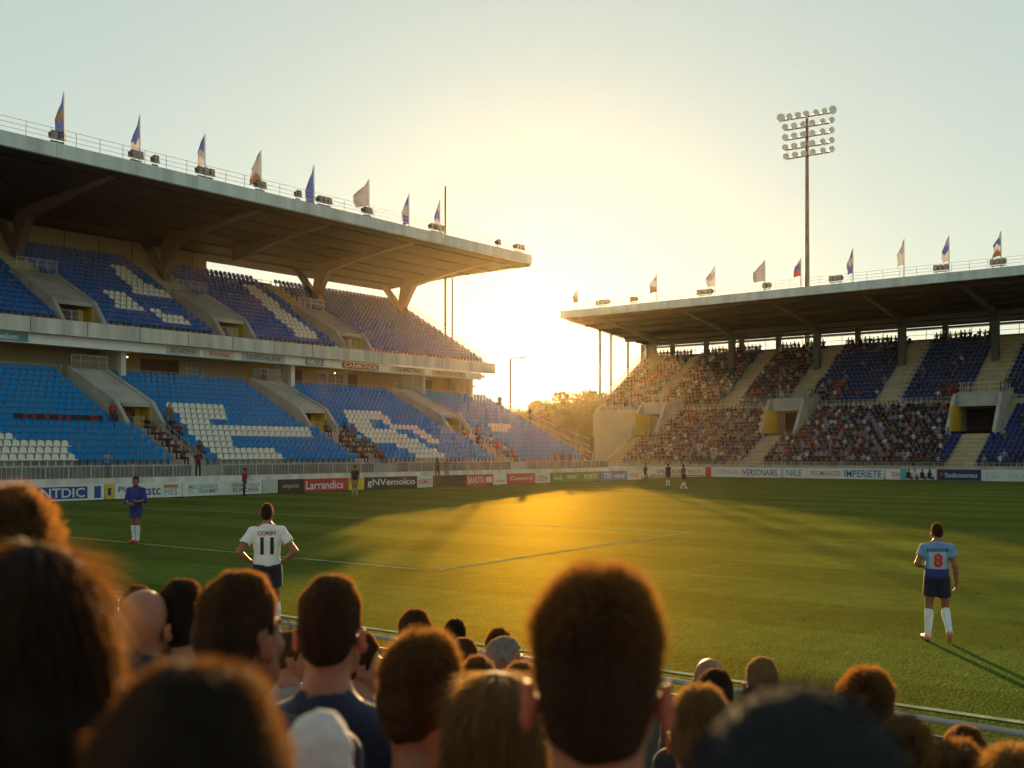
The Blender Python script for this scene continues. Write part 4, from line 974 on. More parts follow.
# two red stripes on the shoulder of the navy shirt; glasses
bv = BVHTree.FromPolygons([x.co for x in BASES['m1']['shirt'].vertices], [p.vertices[:] for p in BASES['m1']['shirt'].polygons])
def drape(me, bvh, org, dirv, off=.003):
    miss = []
    """press a flat mesh onto a surface along dirv"""
    for q in me.vertices:
        h = bvh.ray_cast(q.co + Vector(org), Vector(dirv), 2.0)
        if h[0] is not None: q.co = h[0] + h[1] * off
        else: miss.append(q.index)
    if miss:
        bm = bmesh.new(); bm.from_mesh(me); bm.verts.ensure_lookup_table(); bmesh.ops.delete(bm, geom=[bm.verts[i] for i in miss], context='VERTS'); bm.to_mesh(me); bm.free()
    return me
def grid_mesh(name, x0, x1, y0, y1, nx, ny, m, sl=0.0):
    me = bpy.data.meshes.new(name); V = [(x0 + (x1 - x0) * i / nx + sl * j / ny, y0 + (y1 - y0) * j / ny, 0) for j in range(ny + 1) for i in range(nx + 1)]
    me.from_pydata(V, [], [(j * (nx + 1) + i, j * (nx + 1) + i + 1, (j + 1) * (nx + 1) + i + 1, (j + 1) * (nx + 1) + i) for j in range(ny) for i in range(nx)]); me.materials.append(m); return me
RS_ = mat('red_stripe', (.45, .02, .02), .8)
for k in (0, 1):
    g = grid_mesh('stripe', -.165 + k * .035, -.148 + k * .035, -.16, .05, 2, 20, RS_); drape(g, bv, (0, 0, 1.3), (0, 0, -1), .004)
    link('stripe', g, [c for c in buzz.children if c.name.startswith('shirt')][0])
# near terrace under them, in steps that follow the rows
mb = MB(); rows = {}
for b, f in NEAR: rows.setdefault(int(math.floor(b.x / .8)), []).append(b.z)
zl = None
for i in range(-6, 9):
    zf = 1.36 - .235 * (i * .8); zz = min(rows[i]) - .0 if i in rows else zf
    zz = min(zz, zf + .25); mb.box((i * .8, -9, -.6), (i * .8 + .796, 12, max(.05, zz)))
t = mb.obj('near_terrace', M_CONC); tag(t, 'concrete steps under the near crowd beside the pitch rail', 'terrace')
# ------------------------------------------------------------------ players
def player(p, face, label, J, shirt, shorts, sock, boot, hair, skin=SKIN, s=1.0, h=.0068, group=None, fingers=True, sleeve=.72, hstyle=None, slots=None):
    t = thing('person', label, 'person', p, face, group); t.scale = (s, s, s)
    A = {k: np.array(x, float) for k, x in J.items() if k not in ('yaw', 'pitch')}
    xs = np.array(list(A.values())); lo = xs.min(0) - .2; hi = xs.max(0) + .2; lo[2] = -.02; hi[2] = A['head'][2] + .2
    v = Vol(lo, hi, h); T, M = add_head(v, A['head'], J.get('yaw', 0), J.get('pitch', 0), 1.0, A['neck'])
    legs = []
    for q, n in ((-1, 'l'), (1, 'r')):
        v.cap(A['neck'] + (0, 0, .03), A['sh' + n], .045, .052, .04); v.cap(A['sh' + n], A['el' + n], .052, .042, .02)
        m = A['el' + n] * .7 + A['wr' + n] * .3; v.cap(A['el' + n], m, .042, .044, .015); v.cap(m, A['wr' + n], .044, .027, .015)
        d = A['hd' + n] - A['wr' + n]; add_hand(v, A['wr' + n], d, A.get('bk' + n, np.array((q, 0, .2))), A.get('th' + n, np.array((0, 1, .0))), .5, 1, fingers)
        kn, an, to = A['kn' + n], A['an' + n], A['to' + n]; v.cap(A['hp' + n], kn, .09, .058, .03); c = kn * .68 + an * .32; back = (c - to); back[2] = 0; back = back / (np.linalg.norm(back) + 1e-6) * .012
        v.cap(kn, c + back, .056, .056, .02); v.cap(c + back, an, .056, .036, .02); v.cap(an, to, .04, .03, .02)
    ch, pe = A['chest'], A['pelvis']; yawm = rotz(math.atan2(A['shr'][1] - A['shl'][1], A['shr'][0] - A['shl'][0]))
    v.ell(ch, (.165, .11, .17), .05, M=yawm); v.ell((ch + pe) / 2 + (0, .01, 0), (.142, .10, .16), .05, M=yawm); v.ell(pe, (.165, .115, .12), .05)
    b = link('body', v.mesh('body', skin), t)
    v = Vol(lo, hi, h * 1.15)
    v.ell(ch + (0, 0, -.005), (.185, .132, .185), .05, M=yawm); v.ell((ch + pe) / 2, (.172, .13, .19), .06, M=yawm); v.ell(pe + (0, 0, .03), (.182, .138, .12), .06)
    v.cap(A['neck'] + (0, 0, -.05), A['neck'] + (0, 0, .012), .085, .072, .03)
    for n in 'lr':
        v.cap(A['neck'] + (0, 0, -.01), A['sh' + n], .06, .068, .04); e = A['sh' + n] + (A['el' + n] - A['sh' + n]) * sleeve; v.cap(A['sh' + n], e, .07, .074, .03)
        v.cap(e + (A['el' + n] - e) * .25, A['el' + n], .1, .1, .003, 'sub') if sleeve < .9 else None
    v.noise(.0055, 22, 6); hem = pe[2] - .03; v.cut(lambda x, y, z: hem + .008 * np.sin(x * 30) - z); v.cap(A['neck'] + (0, 0, .005), A['neck'] + (0, 0, .2), .065, .065, .004, 'sub')
    so = link('shirt', v.mesh('shirt', shirt), t)
    if slots: slots(so)
    v = Vol(lo, hi, h * 1.2); v.ell(pe, (.178, .132, .125), .04)
    for n in 'lr':
        e = A['hp' + n] + (A['kn' + n] - A['hp' + n]) * .72; v.cap(A['hp' + n], e, .108, .098, .03); v.cap(e + (A['kn' + n] - e) * .3, A['kn' + n], .13, .13, .003, 'sub')
    v.noise(.004, 24, 2); link('shorts', v.mesh('shorts', shorts), t)
    for n in 'lr':
        kn, an, to = A['kn' + n], A['an' + n], A['to' + n]; c = kn * .68 + an * .32; back = (c - to); back[2] = 0; back = back / (np.linalg.norm(back) + 1e-6) * .012
        a = kn + (an - kn) * .12
        mn = np.minimum(np.minimum(a, an), to) - .14; mx = np.maximum(np.maximum(a, an), to) + .14
        v = Vol(mn, mx, h); v.cap(a, c + back, .061, .063, .02); v.cap(c + back, an, .063, .044, .02); v.cap(an, an + (to - an) * .35, .044, .042, .01); link('sock', v.mesh('sock', sock), t)
        v = Vol(mn, mx, h); hl = an + (an - to) * .22; hl[2] = min(an[2] - .045, hl[2]); v.cap(an * .75 + hl * .25 - (0, 0, .03), to, .048, .04, .02); v.cap(hl, to, .036, .038, .02); link('boot', v.mesh('boot', boot), t)
    v = Vol(A['head'] - .17, A['head'] + .19, .0062); hair_cap(v, A['head'], J.get('yaw', 0), J.get('pitch', 0), 1.0, .012, .018); v.noise(.003, 70, 3); hm = v.mesh('hair', hair)
    if fingers: hm = join_np('hair', hm, strands('hair', [hair], hm, 2500, .016, .0009, .6, (0, .1, -1), .4, .35, 2), [hair, HMATS[hair.name]])
    link('hair', hm, t); eyes(t, T, M); return t
def stand_J(**k):
    J = dict(head=(0, .02, 1.665), neck=(0, -.03, 1.50), chest=(0, -.01, 1.31), pelvis=(0, 0, .98), shl=(-.185, -.02, 1.43), shr=(.185, -.02, 1.43), ell=(-.25, -.03, 1.15), elr=(.25, -.03, 1.15),
             wrl=(-.25, .08, .91), wrr=(.25, .08, .91), hdl=(-.25, .12, .83), hdr=(.25, .12, .83), hpl=(-.09, 0, .94), hpr=(.09, 0, .94), knl=(-.11, .03, .52), knr=(.11, .03, .52),
             anl=(-.13, 0, .10), anr=(.13, 0, .10), tol=(-.15, .17, .04), tor=(.15, .17, .04)); J.update(k); return J
def number(txt, size, z, sx, m, name='lettering', back=-1, bold=.012, arc=0):
    def f(so):
        me = text_mesh(txt, size, bold, sx=sx); bm = bmesh.new(); bm.from_mesh(me); bmesh.ops.triangulate(bm, faces=bm.faces)
        for _ in range(3):
            es = [e for e in bm.edges if e.calc_length() > .022]
            if es: bmesh.ops.subdivide_edges(bm, edges=es, cuts=1); bmesh.ops.triangulate(bm, faces=[f for f in bm.faces if len(f.verts) > 3])
        for q in bm.verts: x, y = q.co.x, q.co.y; q.co = Vector((x, 0, y + z - arc * x * x))
        bm.to_mesh(me); bm.free(); me.materials.clear(); me.materials.append(m)
        bvh = BVHTree.FromPolygons([x.co for x in so.data.vertices], [p.vertices[:] for p in so.data.polygons])
        drape(me, bvh, (0, back * .6, 0), (0, -back, 0), .005); link(name, me, so)
    return f
INK_BLK = mat('shirt_ink_black', (.015, .015, .02), .7); INK_RED = mat('shirt_ink_red', (.48, .03, .03), .7); INK_NAVY = mat('shirt_ink_navy', (.03, .05, .18), .7); INK_MAR = mat('shirt_ink_maroon', (.25, .05, .06), .7)
P_WHT = cloth('jersey_white', (.66, .66, .70)); P_SKY = cloth('jersey_sky', (.14, .27, .50)); P_BLU = cloth('jersey_royal', (.015, .035, .20)); P_NAV = cloth('shorts_navy', (.012, .014, .035)); P_SOCK = cloth('sock_white', (.62, .64, .68)); P_BOOT = mat('boot_red', (.55, .05, .04), .4, .1, 8); P_BOOT2 = mat('boot_coral', (.62, .22, .13), .4, .1, 8); P_BLK = cloth('jersey_black', (.015, .015, .018)); P_OCH = cloth('jersey_ochre', (.30, .20, .04)); P_MAR = cloth('jersey_maroon', (.16, .03, .03))
def face_to(u, extra=0.0): return math.atan2(ray(u, 0)[1], ray(u, 0)[0]) - math.pi / 2 + extra
def both(*fs):
    def f(so):
        for g in fs: g(so)
    return f
# number eleven, hands on hips, seen from behind
d11 = 15.6; p = at_d(267, HZ, d11); p.z = 0
J = stand_J(ell=(-.37, -.10, 1.17), elr=(.37, -.10, 1.17), wrl=(-.215, .03, 1.03), wrr=(.215, .03, 1.03), hdl=(-.14, .09, 1.0), hdr=(.14, .09, 1.0), bkl=(-.8, -.4, .3), bkr=(.8, -.4, .3), thl=(-.3, -.6, .4), thr=(.3, -.6, .4), yaw=-.15)
p11 = player(p, face_to(267), 'player in a white shirt with black number 11, hands on hips, seen from behind', J, P_WHT, P_NAV, P_SOCK, P_BOOT, H_DARK, s=1.08,
       slots=both(number('11', .30, 1.24, .85, INK_BLK), number('CORBY', .075, 1.415, 1.0, INK_MAR, bold=.002)))
# walking player at the side
p = ground(937, 641)
J = stand_J(head=(.0, .03, 1.665), ell=(-.29, -.02, 1.18), wrl=(-.17, .22, 1.12), hdl=(-.09, .29, 1.12), bkl=(-.5, .3, .8), thl=(.2, .3, .8), elr=(.25, -.07, 1.16), wrr=(.275, -.02, .91), hdr=(.27, .0, .83), knl=(-.11, .05, .52), anl=(-.135, -.04, .10), tol=(-.18, .14, .045),
            knr=(.125, .05, .51), anr=(.15, -.22, .20), tor=(.16, -.13, .05), yaw=.25)
def sky_panel(so):
    me = so.data; me.materials.append(P_BLU); me.materials.append(cloth('jersey_pale', (.32, .38, .48))); cz = np.empty(len(me.polygons) * 3, np.float32); me.polygons.foreach_get('center', cz); cz = cz.reshape(-1, 3)
    ix = np.where(cz[:, 2] < 1.115, 1, np.where((np.abs(cz[:, 0]) < .125) & (cz[:, 1] < 0) & (cz[:, 2] < 1.40), 2, 0)); me.polygons.foreach_set('material_index', ix.astype(np.int32))
P_WHT2 = P_WHT
pR = player(p, face_to(937, .12), 'player in a pale blue shirt and black shorts walking away with a long shadow', J, P_SKY, P_NAV, P_SOCK, P_BOOT, H_DARK, s=.93,
       slots=both(sky_panel, number('8', .27, 1.24, .9, INK_RED), number('HARDINE', .07, 1.40, 1.05, INK_NAVY, bold=.002)))
[set_mat(c, P_BOOT2) for c in pR.children if c.name.startswith('boot')][:0]
# defender facing the camera
p = ground(136, 543)
J = stand_J(ell=(-.25, .02, 1.16), wrl=(-.12, .24, 1.12), hdl=(-.03, .27, 1.16), elr=(.24, .02, 1.15), wrr=(.10, .24, 1.05), hdr=(.0, .28, 1.05), knl=(-.06, .05, .52), knr=(.07, .02, .52), anl=(-.05, 0, .10), anr=(.06, -.02, .10), tol=(-.06, .17, .04), tor=(.10, .15, .04), hpl=(-.08, 0, .94), hpr=(.08, 0, .94), bkl=(-.3, .6, .5), bkr=(.3, .6, .5), thl=(.2, 0, 1), thr=(-.2, 0, 1), yaw=.2)
player(p, face_to(136, math.pi - .35), 'player in a royal blue shirt standing with folded hands far across the pitch line', J, P_BLU, cloth('shorts_royal', (.02, .04, .16)), P_SOCK, P_BOOT, H_BROWN, SKIN2, s=1.10, h=.009, sleeve=1.1,
       slots=number('', .1, 1.3, 1, INK_BLK) if False else None)
# small figures far off
def runner(ph):
    return stand_J(head=(0, .14, 1.60), neck=(0, .07, 1.45), chest=(0, .06, 1.27), shl=(-.18, .06, 1.38), shr=(.18, .06, 1.38), ell=(-.26, -.1, 1.16), wrl=(-.22, .12, 1.08), hdl=(-.2, .18, 1.1), elr=(.25, .18, 1.14), wrr=(.18, .34, 1.26), hdr=(.17, .38, 1.33), knl=(-.1, .28, .60), anl=(-.1, .1, .28), tol=(-.1, .22, .16), knr=(.1, -.02, .52), anr=(.1, -.22, .14), tor=(.1, -.1, .045))
far_kw = dict(h=.016, fingers=False)
player(ground(645, 483), face_to(645, -1.3), 'player in black running across the far end of the pitch, the most distant', runner(0), P_BLK, P_NAV, P_BLK, P_BLK, H_DARK, s=1.0, **far_kw)
player(ground(668, 486), face_to(668, .6), 'player in a navy shirt and pale socks standing far off between two others', stand_J(), P_NAV, P_NAV, P_SOCK, P_WHT, H_DARK, **far_kw)
player(ground(683.5, 489), face_to(683, -.9), 'player in a maroon shirt with white socks striding far off', stand_J(knl=(-.1, .2, .54), anl=(-.11, .28, .12), tol=(-.11, .44, .06), knr=(.1, -.05, .52), anr=(.1, -.32, .14), tor=(.1, -.2, .05)), P_MAR, P_NAV, P_SOCK, P_WHT, H_DARK, **far_kw)
pp = ground(355, 497)
player(Vector((pp.x, pp.y, 0)), face_to(355, 2.6), 'steward in a black bib with ochre sides before the yellow board', stand_J(), P_BLK, P_OCH, cloth('sock_tan', (.4, .25, .16)), P_BOOT, H_BROWN, s=1.05, **far_kw)
# ------------------------------------------------------------------ ground, pitch, lines
def sheet(name, pts, m, z, kind='structure'):
    me = bpy.data.meshes.new(name); me.from_pydata([(x, y, z) for x, y in pts], [], [tuple(range(len(pts)))]); me.materials.append(m); me.update()
    return tag(link(name, me), None, None, None, kind)
sheet('ground', [(-700, -700), (900, -700), (900, 900), (-700, 900)], M_GRAVEL, -.06)
def grass_mat():
    m = bpy.data.materials.new('pitch_grass'); m.use_nodes = True; nt = m.node_tree; N = nt.nodes; L = nt.links; N.remove(N['Principled BSDF']); b = N.new('ShaderNodeBsdfDiffuse')
    tc = N.new('ShaderNodeTexCoord')
    def noise(sc, det, st=(1, 1, 1)):
        mp = N.new('ShaderNodeMapping'); mp.inputs['Scale'].default_value = st; L.new(tc.outputs['Object'], mp.inputs[0])
        n = N.new('ShaderNodeTexNoise'); n.inputs['Scale'].default_value = sc; n.inputs['Detail'].default_value = det; L.new(mp.outputs[0], n.inputs[0]); return n
    n1 = noise(.22, 4); n2 = noise(2.2, 6); n3 = noise(26, 3)
    wv = N.new('ShaderNodeTexWave'); wv.inputs['Scale'].default_value = .055; wv.bands_direction = 'X'; wv.inputs['Distortion'].default_value = .0; L.new(tc.outputs['Object'], wv.inputs[0])
    def ramp(src, a, b2, p0=.3, p1=.7):
        r = N.new('ShaderNodeValToRGB'); r.color_ramp.elements[0].color = (*a, 1); r.color_ramp.elements[1].color = (*b2, 1); r.color_ramp.elements[0].position = p0; r.color_ramp.elements[1].position = p1; L.new(src, r.inputs[0]); return r
    c = ramp(n2.outputs[0], GRASS_A, GRASS_B)
    def mul(a, bq, f):
        x = N.new('ShaderNodeMix'); x.data_type = 'RGBA'; x.blend_type = 'MULTIPLY'; x.inputs[0].default_value = f; L.new(a, x.inputs[6]); L.new(bq, x.inputs[7]); return x.outputs[2]
    o = mul(c.outputs[0], ramp(n1.outputs[0], (.72, .75, .7), (1.15, 1.1, 1.0)).outputs[0], 1.0)
    o = mul(o, ramp(wv.outputs[1], (.74, .78, .76), (1.12, 1.1, 1.05), .42, .58).outputs[0], .8)
    o = mul(o, ramp(n3.outputs[0], (.65, .68, .6), (1.3, 1.25, 1.1)).outputs[0], .9)
    L.new(o, b.inputs[0])
    ad = N.new('ShaderNodeMath'); ad.operation = 'ADD'; nb = noise(9, 5); L.new(n3.outputs[0], ad.inputs[0]); L.new(nb.outputs[0], ad.inputs[1])
    bp = N.new('ShaderNodeBump'); bp.inputs['Strength'].default_value = .9; bp.inputs['Distance'].default_value = GRASS_BUMP; L.new(ad.outputs[0], bp.inputs['Height']); L.new(bp.outputs[0], b.inputs['Normal'])
    # blades stand upright: light comes through them from behind
    vn = N.new('ShaderNodeTexNoise'); vn.inputs['Scale'].default_value = 45; vn.inputs['Detail'].default_value = 2; L.new(tc.outputs['Object'], vn.inputs[0])
    va = N.new('ShaderNodeVectorMath'); va.operation = 'SUBTRACT'; L.new(vn.outputs[1], va.inputs[0]); va.inputs[1].default_value = (.5, .5, .46)
    vb = N.new('ShaderNodeVectorMath'); vb.operation = 'MULTIPLY'; L.new(va.outputs[0], vb.inputs[0]); vb.inputs[1].default_value = (1, 1, .35)
    vc = N.new('ShaderNodeVectorMath'); vc.operation = 'NORMALIZE'; L.new(vb.outputs[0], vc.inputs[0])
    tl = N.new('ShaderNodeBsdfDiffuse'); L.new(vc.outputs[0], tl.inputs['Normal'])
    o2 = mul(o, ramp(n3.outputs[0], (.8, .8, .8), (1.2, 1.2, 1.2)).outputs[0], 1.0)
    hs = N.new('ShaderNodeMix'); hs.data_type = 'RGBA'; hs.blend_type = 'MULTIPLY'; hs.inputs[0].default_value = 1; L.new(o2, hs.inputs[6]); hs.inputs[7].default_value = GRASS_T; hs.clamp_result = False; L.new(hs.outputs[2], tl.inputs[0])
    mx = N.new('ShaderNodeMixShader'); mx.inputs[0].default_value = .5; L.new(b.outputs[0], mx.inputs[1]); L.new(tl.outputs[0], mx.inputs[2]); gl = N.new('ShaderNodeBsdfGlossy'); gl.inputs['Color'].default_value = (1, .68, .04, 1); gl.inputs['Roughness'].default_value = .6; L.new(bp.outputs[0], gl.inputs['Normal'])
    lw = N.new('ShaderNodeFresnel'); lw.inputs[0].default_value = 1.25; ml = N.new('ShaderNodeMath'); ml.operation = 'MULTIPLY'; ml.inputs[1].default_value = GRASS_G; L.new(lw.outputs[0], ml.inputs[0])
    m3 = N.new('ShaderNodeMixShader'); L.new(ml.outputs[0], m3.inputs[0]); L.new(mx.outputs[0], m3.inputs[1]); L.new(gl.outputs[0], m3.inputs[2]); L.new(m3.outputs[0], N['Material Output'].inputs[0])
    return m
GRASS_G = .075
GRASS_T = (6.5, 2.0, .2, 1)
GRASS_A, GRASS_B, GRASS_SHEEN, GRASS_BUMP = (.020, .098, .050), (.034, .130, .064), .0, .05
M_GRASS = grass_mat()
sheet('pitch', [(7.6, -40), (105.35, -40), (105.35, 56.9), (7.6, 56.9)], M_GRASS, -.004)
sheet('path', [(5.5, -40), (7.6, -40), (7.6, 56.9), (5.5, 56.9)], mat('path_concrete', (.12, .13, .11), .9, .2, 1), -.03)
M_LINE = mat('pitch_line_paint', (.32, .34, .25), .9, .4, 3.0, .4, 30, spec=0, var2=(.15, .20, .11))
w = .06
def line(a, b):
    a, b = Vector(a), Vector(b); n = (b - a).normalized().orthogonal() if False else Vector((-(b - a).y, (b - a).x)).normalized() * w
    sheet('pitch_line', [tuple(a + n), tuple(a - n), tuple(b - n), tuple(b + n)], M_LINE, .004)
line((11.6, -30), (11.6, 53)); line((18.1, 16.6), (18.1, 53)); line((18.16, 16.6), (32.2, 17.85)); line((32.2, 17.9), (28.9, 53.0)); line((11.66, 53.06), (101, 53.06)); line((100.9, -30), (100.9, 53))
# ------------------------------------------------------------------ near perimeter rail
PF = thing('perimeter_rail', 'pale tubular rail with dark green panels between the near crowd and the pitch', 'rail', (7.35, 0, 0))
mb = MB(); mb.tube([(0, -12, .92), (0, 22, .92)], .022, 8)
for y in np.arange(-12, 22.1, 2.0): mb.tube([(0, y, -.03), (0, y, .92)], .03, 6)
mb.obj('rail_frame', mat('worn_white_rail', (.28, .28, .27), .5, .2, 2), PF, True)
mb = MB()
for y in np.arange(-11.9, 21.9, 2.0): mb.box((-.012, y, .02), (.012, y + 1.8, .82))
mb.obj('panel', mat('rail_panel', (.045, .055, .045), .6, .2, 1.5), PF)
# ------------------------------------------------------------------ flags
M_POLE = mat('flag_pole', (.30, .29, .28), .5); FB = mat('flag_royal', (.04, .07, .30), .8, .2, 1.2, tw=.3, transl=(.05, .08, .30)); FWm = mat('flag_white', (.38, .41, .47), .8, .15, 1.2, tw=.3, transl=(.35, .36, .42)); FG = mat('flag_grey_blue', (.17, .21, .30), .8, .2, 1.2, tw=.3, transl=(.2, .22, .3)); FO = mat('flag_orange', (.22, .14, .08), .8, .1, tw=.15, transl=(.2, .12, .06)); FR = mat('flag_red', (.30, .05, .05), .8, .1, tw=.3, transl=(.25, .06, .05))
def flag(side, u, v0, v1, wpx, style, label, seed):
    """style: colours from top to bottom"""
    if side == 'L': X, Y = x_at(u, 66.3), 66.3; Z0 = 22.6
    else: X, Y = 110.3, y_at(u, 110.3); Z0 = 20.4
    d = pix(X, Y, 0)[2]; zt = EYE + (HZ - v0) * d / F; zb = EYE + (HZ - v1) * d / F; W = wpx * d / F
    t = thing('flag', label, 'flag', (X, Y, Z0), -math.pi / 2 + AZ, 'flags along the roof edges')
    mb = MB(); mb.tube([(0, 0, -.3 + .3), (0, 0, zt - Z0 + .1)], [.05, .03], 6); mb.obj('pole', M_POLE, t)
    r = random.Random(seed); nx, nz = 18, 30; ph = r.uniform(0, 6); vs = []; fs = []; ms = []
    H = zt - zb; cols = style
    for j in range(nz + 1):
        f = j / nz                                     # 0 top .. 1 bottom; cloth hangs off the hoist towards -x and droops
        wd = W * (min(1, .10 + 1.7 * f) if f < .5 else min(1, .95 - .15 * math.sin(f * 6 + ph)))
        for i in range(nx + 1):
            g = i / nx; x = -.05 - g * wd; z = (zt - Z0) - f * H - g * g * .10 * H; y = .16 * W * math.sin(g * 7 + f * 4 + ph) * g + .1 * W * math.sin(f * 9 + ph) * g
            vs.append((x, y, z))
    for j in range(nz):
        for i in range(nx):
            a = j * (nx + 1) + i; fs.append((a, a + 1, a + nx + 2, a + nx + 1)); f = (j + .5 + 1.7 * math.sin(i * .4 + ph)) / nz; ms.append(min(len(cols) - 1, max(0, int(f * len(cols)))))
    me = bpy.data.meshes.new('cloth'); me.from_pydata(vs, [], fs); names = []
    for c in cols:
        if c not in names: names.append(c)
    for c in names: me.materials.append(c)
    me.polygons.foreach_set('material_index', [names.index(cols[k]) for k in ms]); me.polygons.foreach_set('use_smooth', [True] * len(fs)); me.update()
    o = link('cloth', me, t)
    return t
fl_ = [('L', 64, 93, 137, 8, [FB, FB, FO, FB, FB], 'tall royal blue flag with orange middle, nearest on the long stand roof'), ('L', 140, 116, 158, 8, [FB, FB, FB, FWm, FWm], 'blue flag with white lower part above a roof spotlight'), ('L', 205, 135, 165, 8, [FB, FB, FG, FWm], 'blue flag with pale grey hem, third along the long roof'), ('L', 261, 151, 182, 11, [FG, FG, FG, FO], 'grey flag with a thin orange hem on the long roof'),
       ('L', 314, 166, 206, 8, [FB, FB, FB, FB], 'plain narrow royal blue flag reaching the roof edge'), ('L', 369, 180, 206, 15, [FG, FG, FG], 'wide plain grey flag flying out from its pole'), ('L', 409, 194, 224, 7, [FB, FG, FB], 'slim blue flag with grey band near the masts'), ('L', 440, 200, 229, 6, [FG, FB, FWm], 'slim pale and blue flag last on the long stand roof'),
       ('R', 578, 288, 302, 5, [FG, FO], 'small pale flag at the sunlit corner of the flat roof'), ('R', 657, 274, 292, 8, [FG, FWm, FO], 'pale flag with warm hem second from the sunlit corner'), ('R', 715, 266, 286, 9, [FWm, FG, FWm], 'white flag with blue grey band above a roof spotlight'), ('R', 765, 260, 281, 12, [FG, FG, FG], 'wide grey flag before the floodlight mast'), ('R', 801, 258, 276, 7, [FG, FB, FR], 'flag with red lower part right beside the floodlight mast'),
       ('R', 853, 249, 273, 6, [FB, FG, FB], 'narrow dark blue flag beyond the floodlight mast'), ('R', 904, 240, 265, 7, [FG, FWm], 'slim pale grey flag third from the near end of the flat roof'), ('R', 949, 236, 261, 7, [FG, FB, FWm], 'grey flag with blue middle second from the near end'), ('R', 1001, 232, 256, 8, [FG, FB, FWm, FO], 'flag with blue middle and warm hem nearest on the flat roof')]
for i, a in enumerate(fl_): flag(*a, i + 3)
# ------------------------------------------------------------------ small spotlights on the roof edges
M_LENS = mat('lamp_lens', (.30, .22, .16), .2, spec=.6)
def spot(side, u, n, label):
    X, Y, Z = (x_at(u, 66.7), 66.7, 22.55) if side == 'L' else (110.7, y_at(u, 110.7), 20.36)
    t = thing('roof_spotlight', label, 'spotlight', (X, Y, Z), 0 if side == 'L' else -math.pi / 2, 'spotlights on the roof edges')
    mb = MB(); mb.box((-.45 * n / 2, -.04, .28), (.45 * n / 2, .04, .36))
    for x in (-.15 * n, .15 * n): mb.tube([(x, 0, -.25), (x, 0, .28)], .04, 5)
    mb.obj('bracket', M_DARKMET, t)
    for i in range(n):
        x = (i - (n - 1) / 2) * .5; mb = MB(); mb.prism([(-.28, .40), (.22, .52), (.30, .86), (-.20, .98)], 'x', x - .2, x + .2); b = mb.obj('lamp', M_DARKMET, t)
        mb = MB(); mb.prism([(-.31, .44), (-.29, .44), (-.215, .94), (-.235, .94)], 'x', x - .17, x + .17); mb.obj('lens', M_LENS, b)
for s, u, n, l in [('L', 57, 2, 'pair of dark spotlights below the orange and blue flag'), ('L', 136, 2, 'pair of dark spotlights below the blue and white flag'), ('L', 155, 1, 'single dark spotlight between second and third roof flags'), ('L', 205, 3, 'three dark spotlights below the blue flag with pale grey hem'), ('L', 260, 2, 'pair of dark spotlights below the grey flag with orange hem'),
                   ('L', 298, 1, 'single dark spotlight before the plain narrow blue flag'), ('L', 324, 3, 'three spotlights between plain blue and wide grey flags'), ('L', 367, 2, 'pair of spotlights below the wide grey flag'), ('L', 437, 4, 'row of four spotlights below the last flag of the long roof'), ('L', 498, 1, 'single spotlight alone near the sunlit end of the long roof'), ('L', 519, 3, 'three spotlights at the very tip of the long roof'),
                   ('R', 603, 4, 'row of four spotlights near the sunlit corner of the flat roof'), ('R', 634, 2, 'pair of spotlights before the pale flag with warm hem'), ('R', 705, 4, 'row of four spotlights below the white banded flag'), ('R', 767, 2, 'pair of spotlights below the wide grey flag of the flat roof'), ('R', 836, 3, 'three spotlights between the mast and the narrow blue flag'), ('R', 941, 3, 'three spotlights below the grey flag with blue middle'), ('R', 998, 3, 'three spotlights below the nearest flag of the flat roof')]: spot(s, u, n, l)
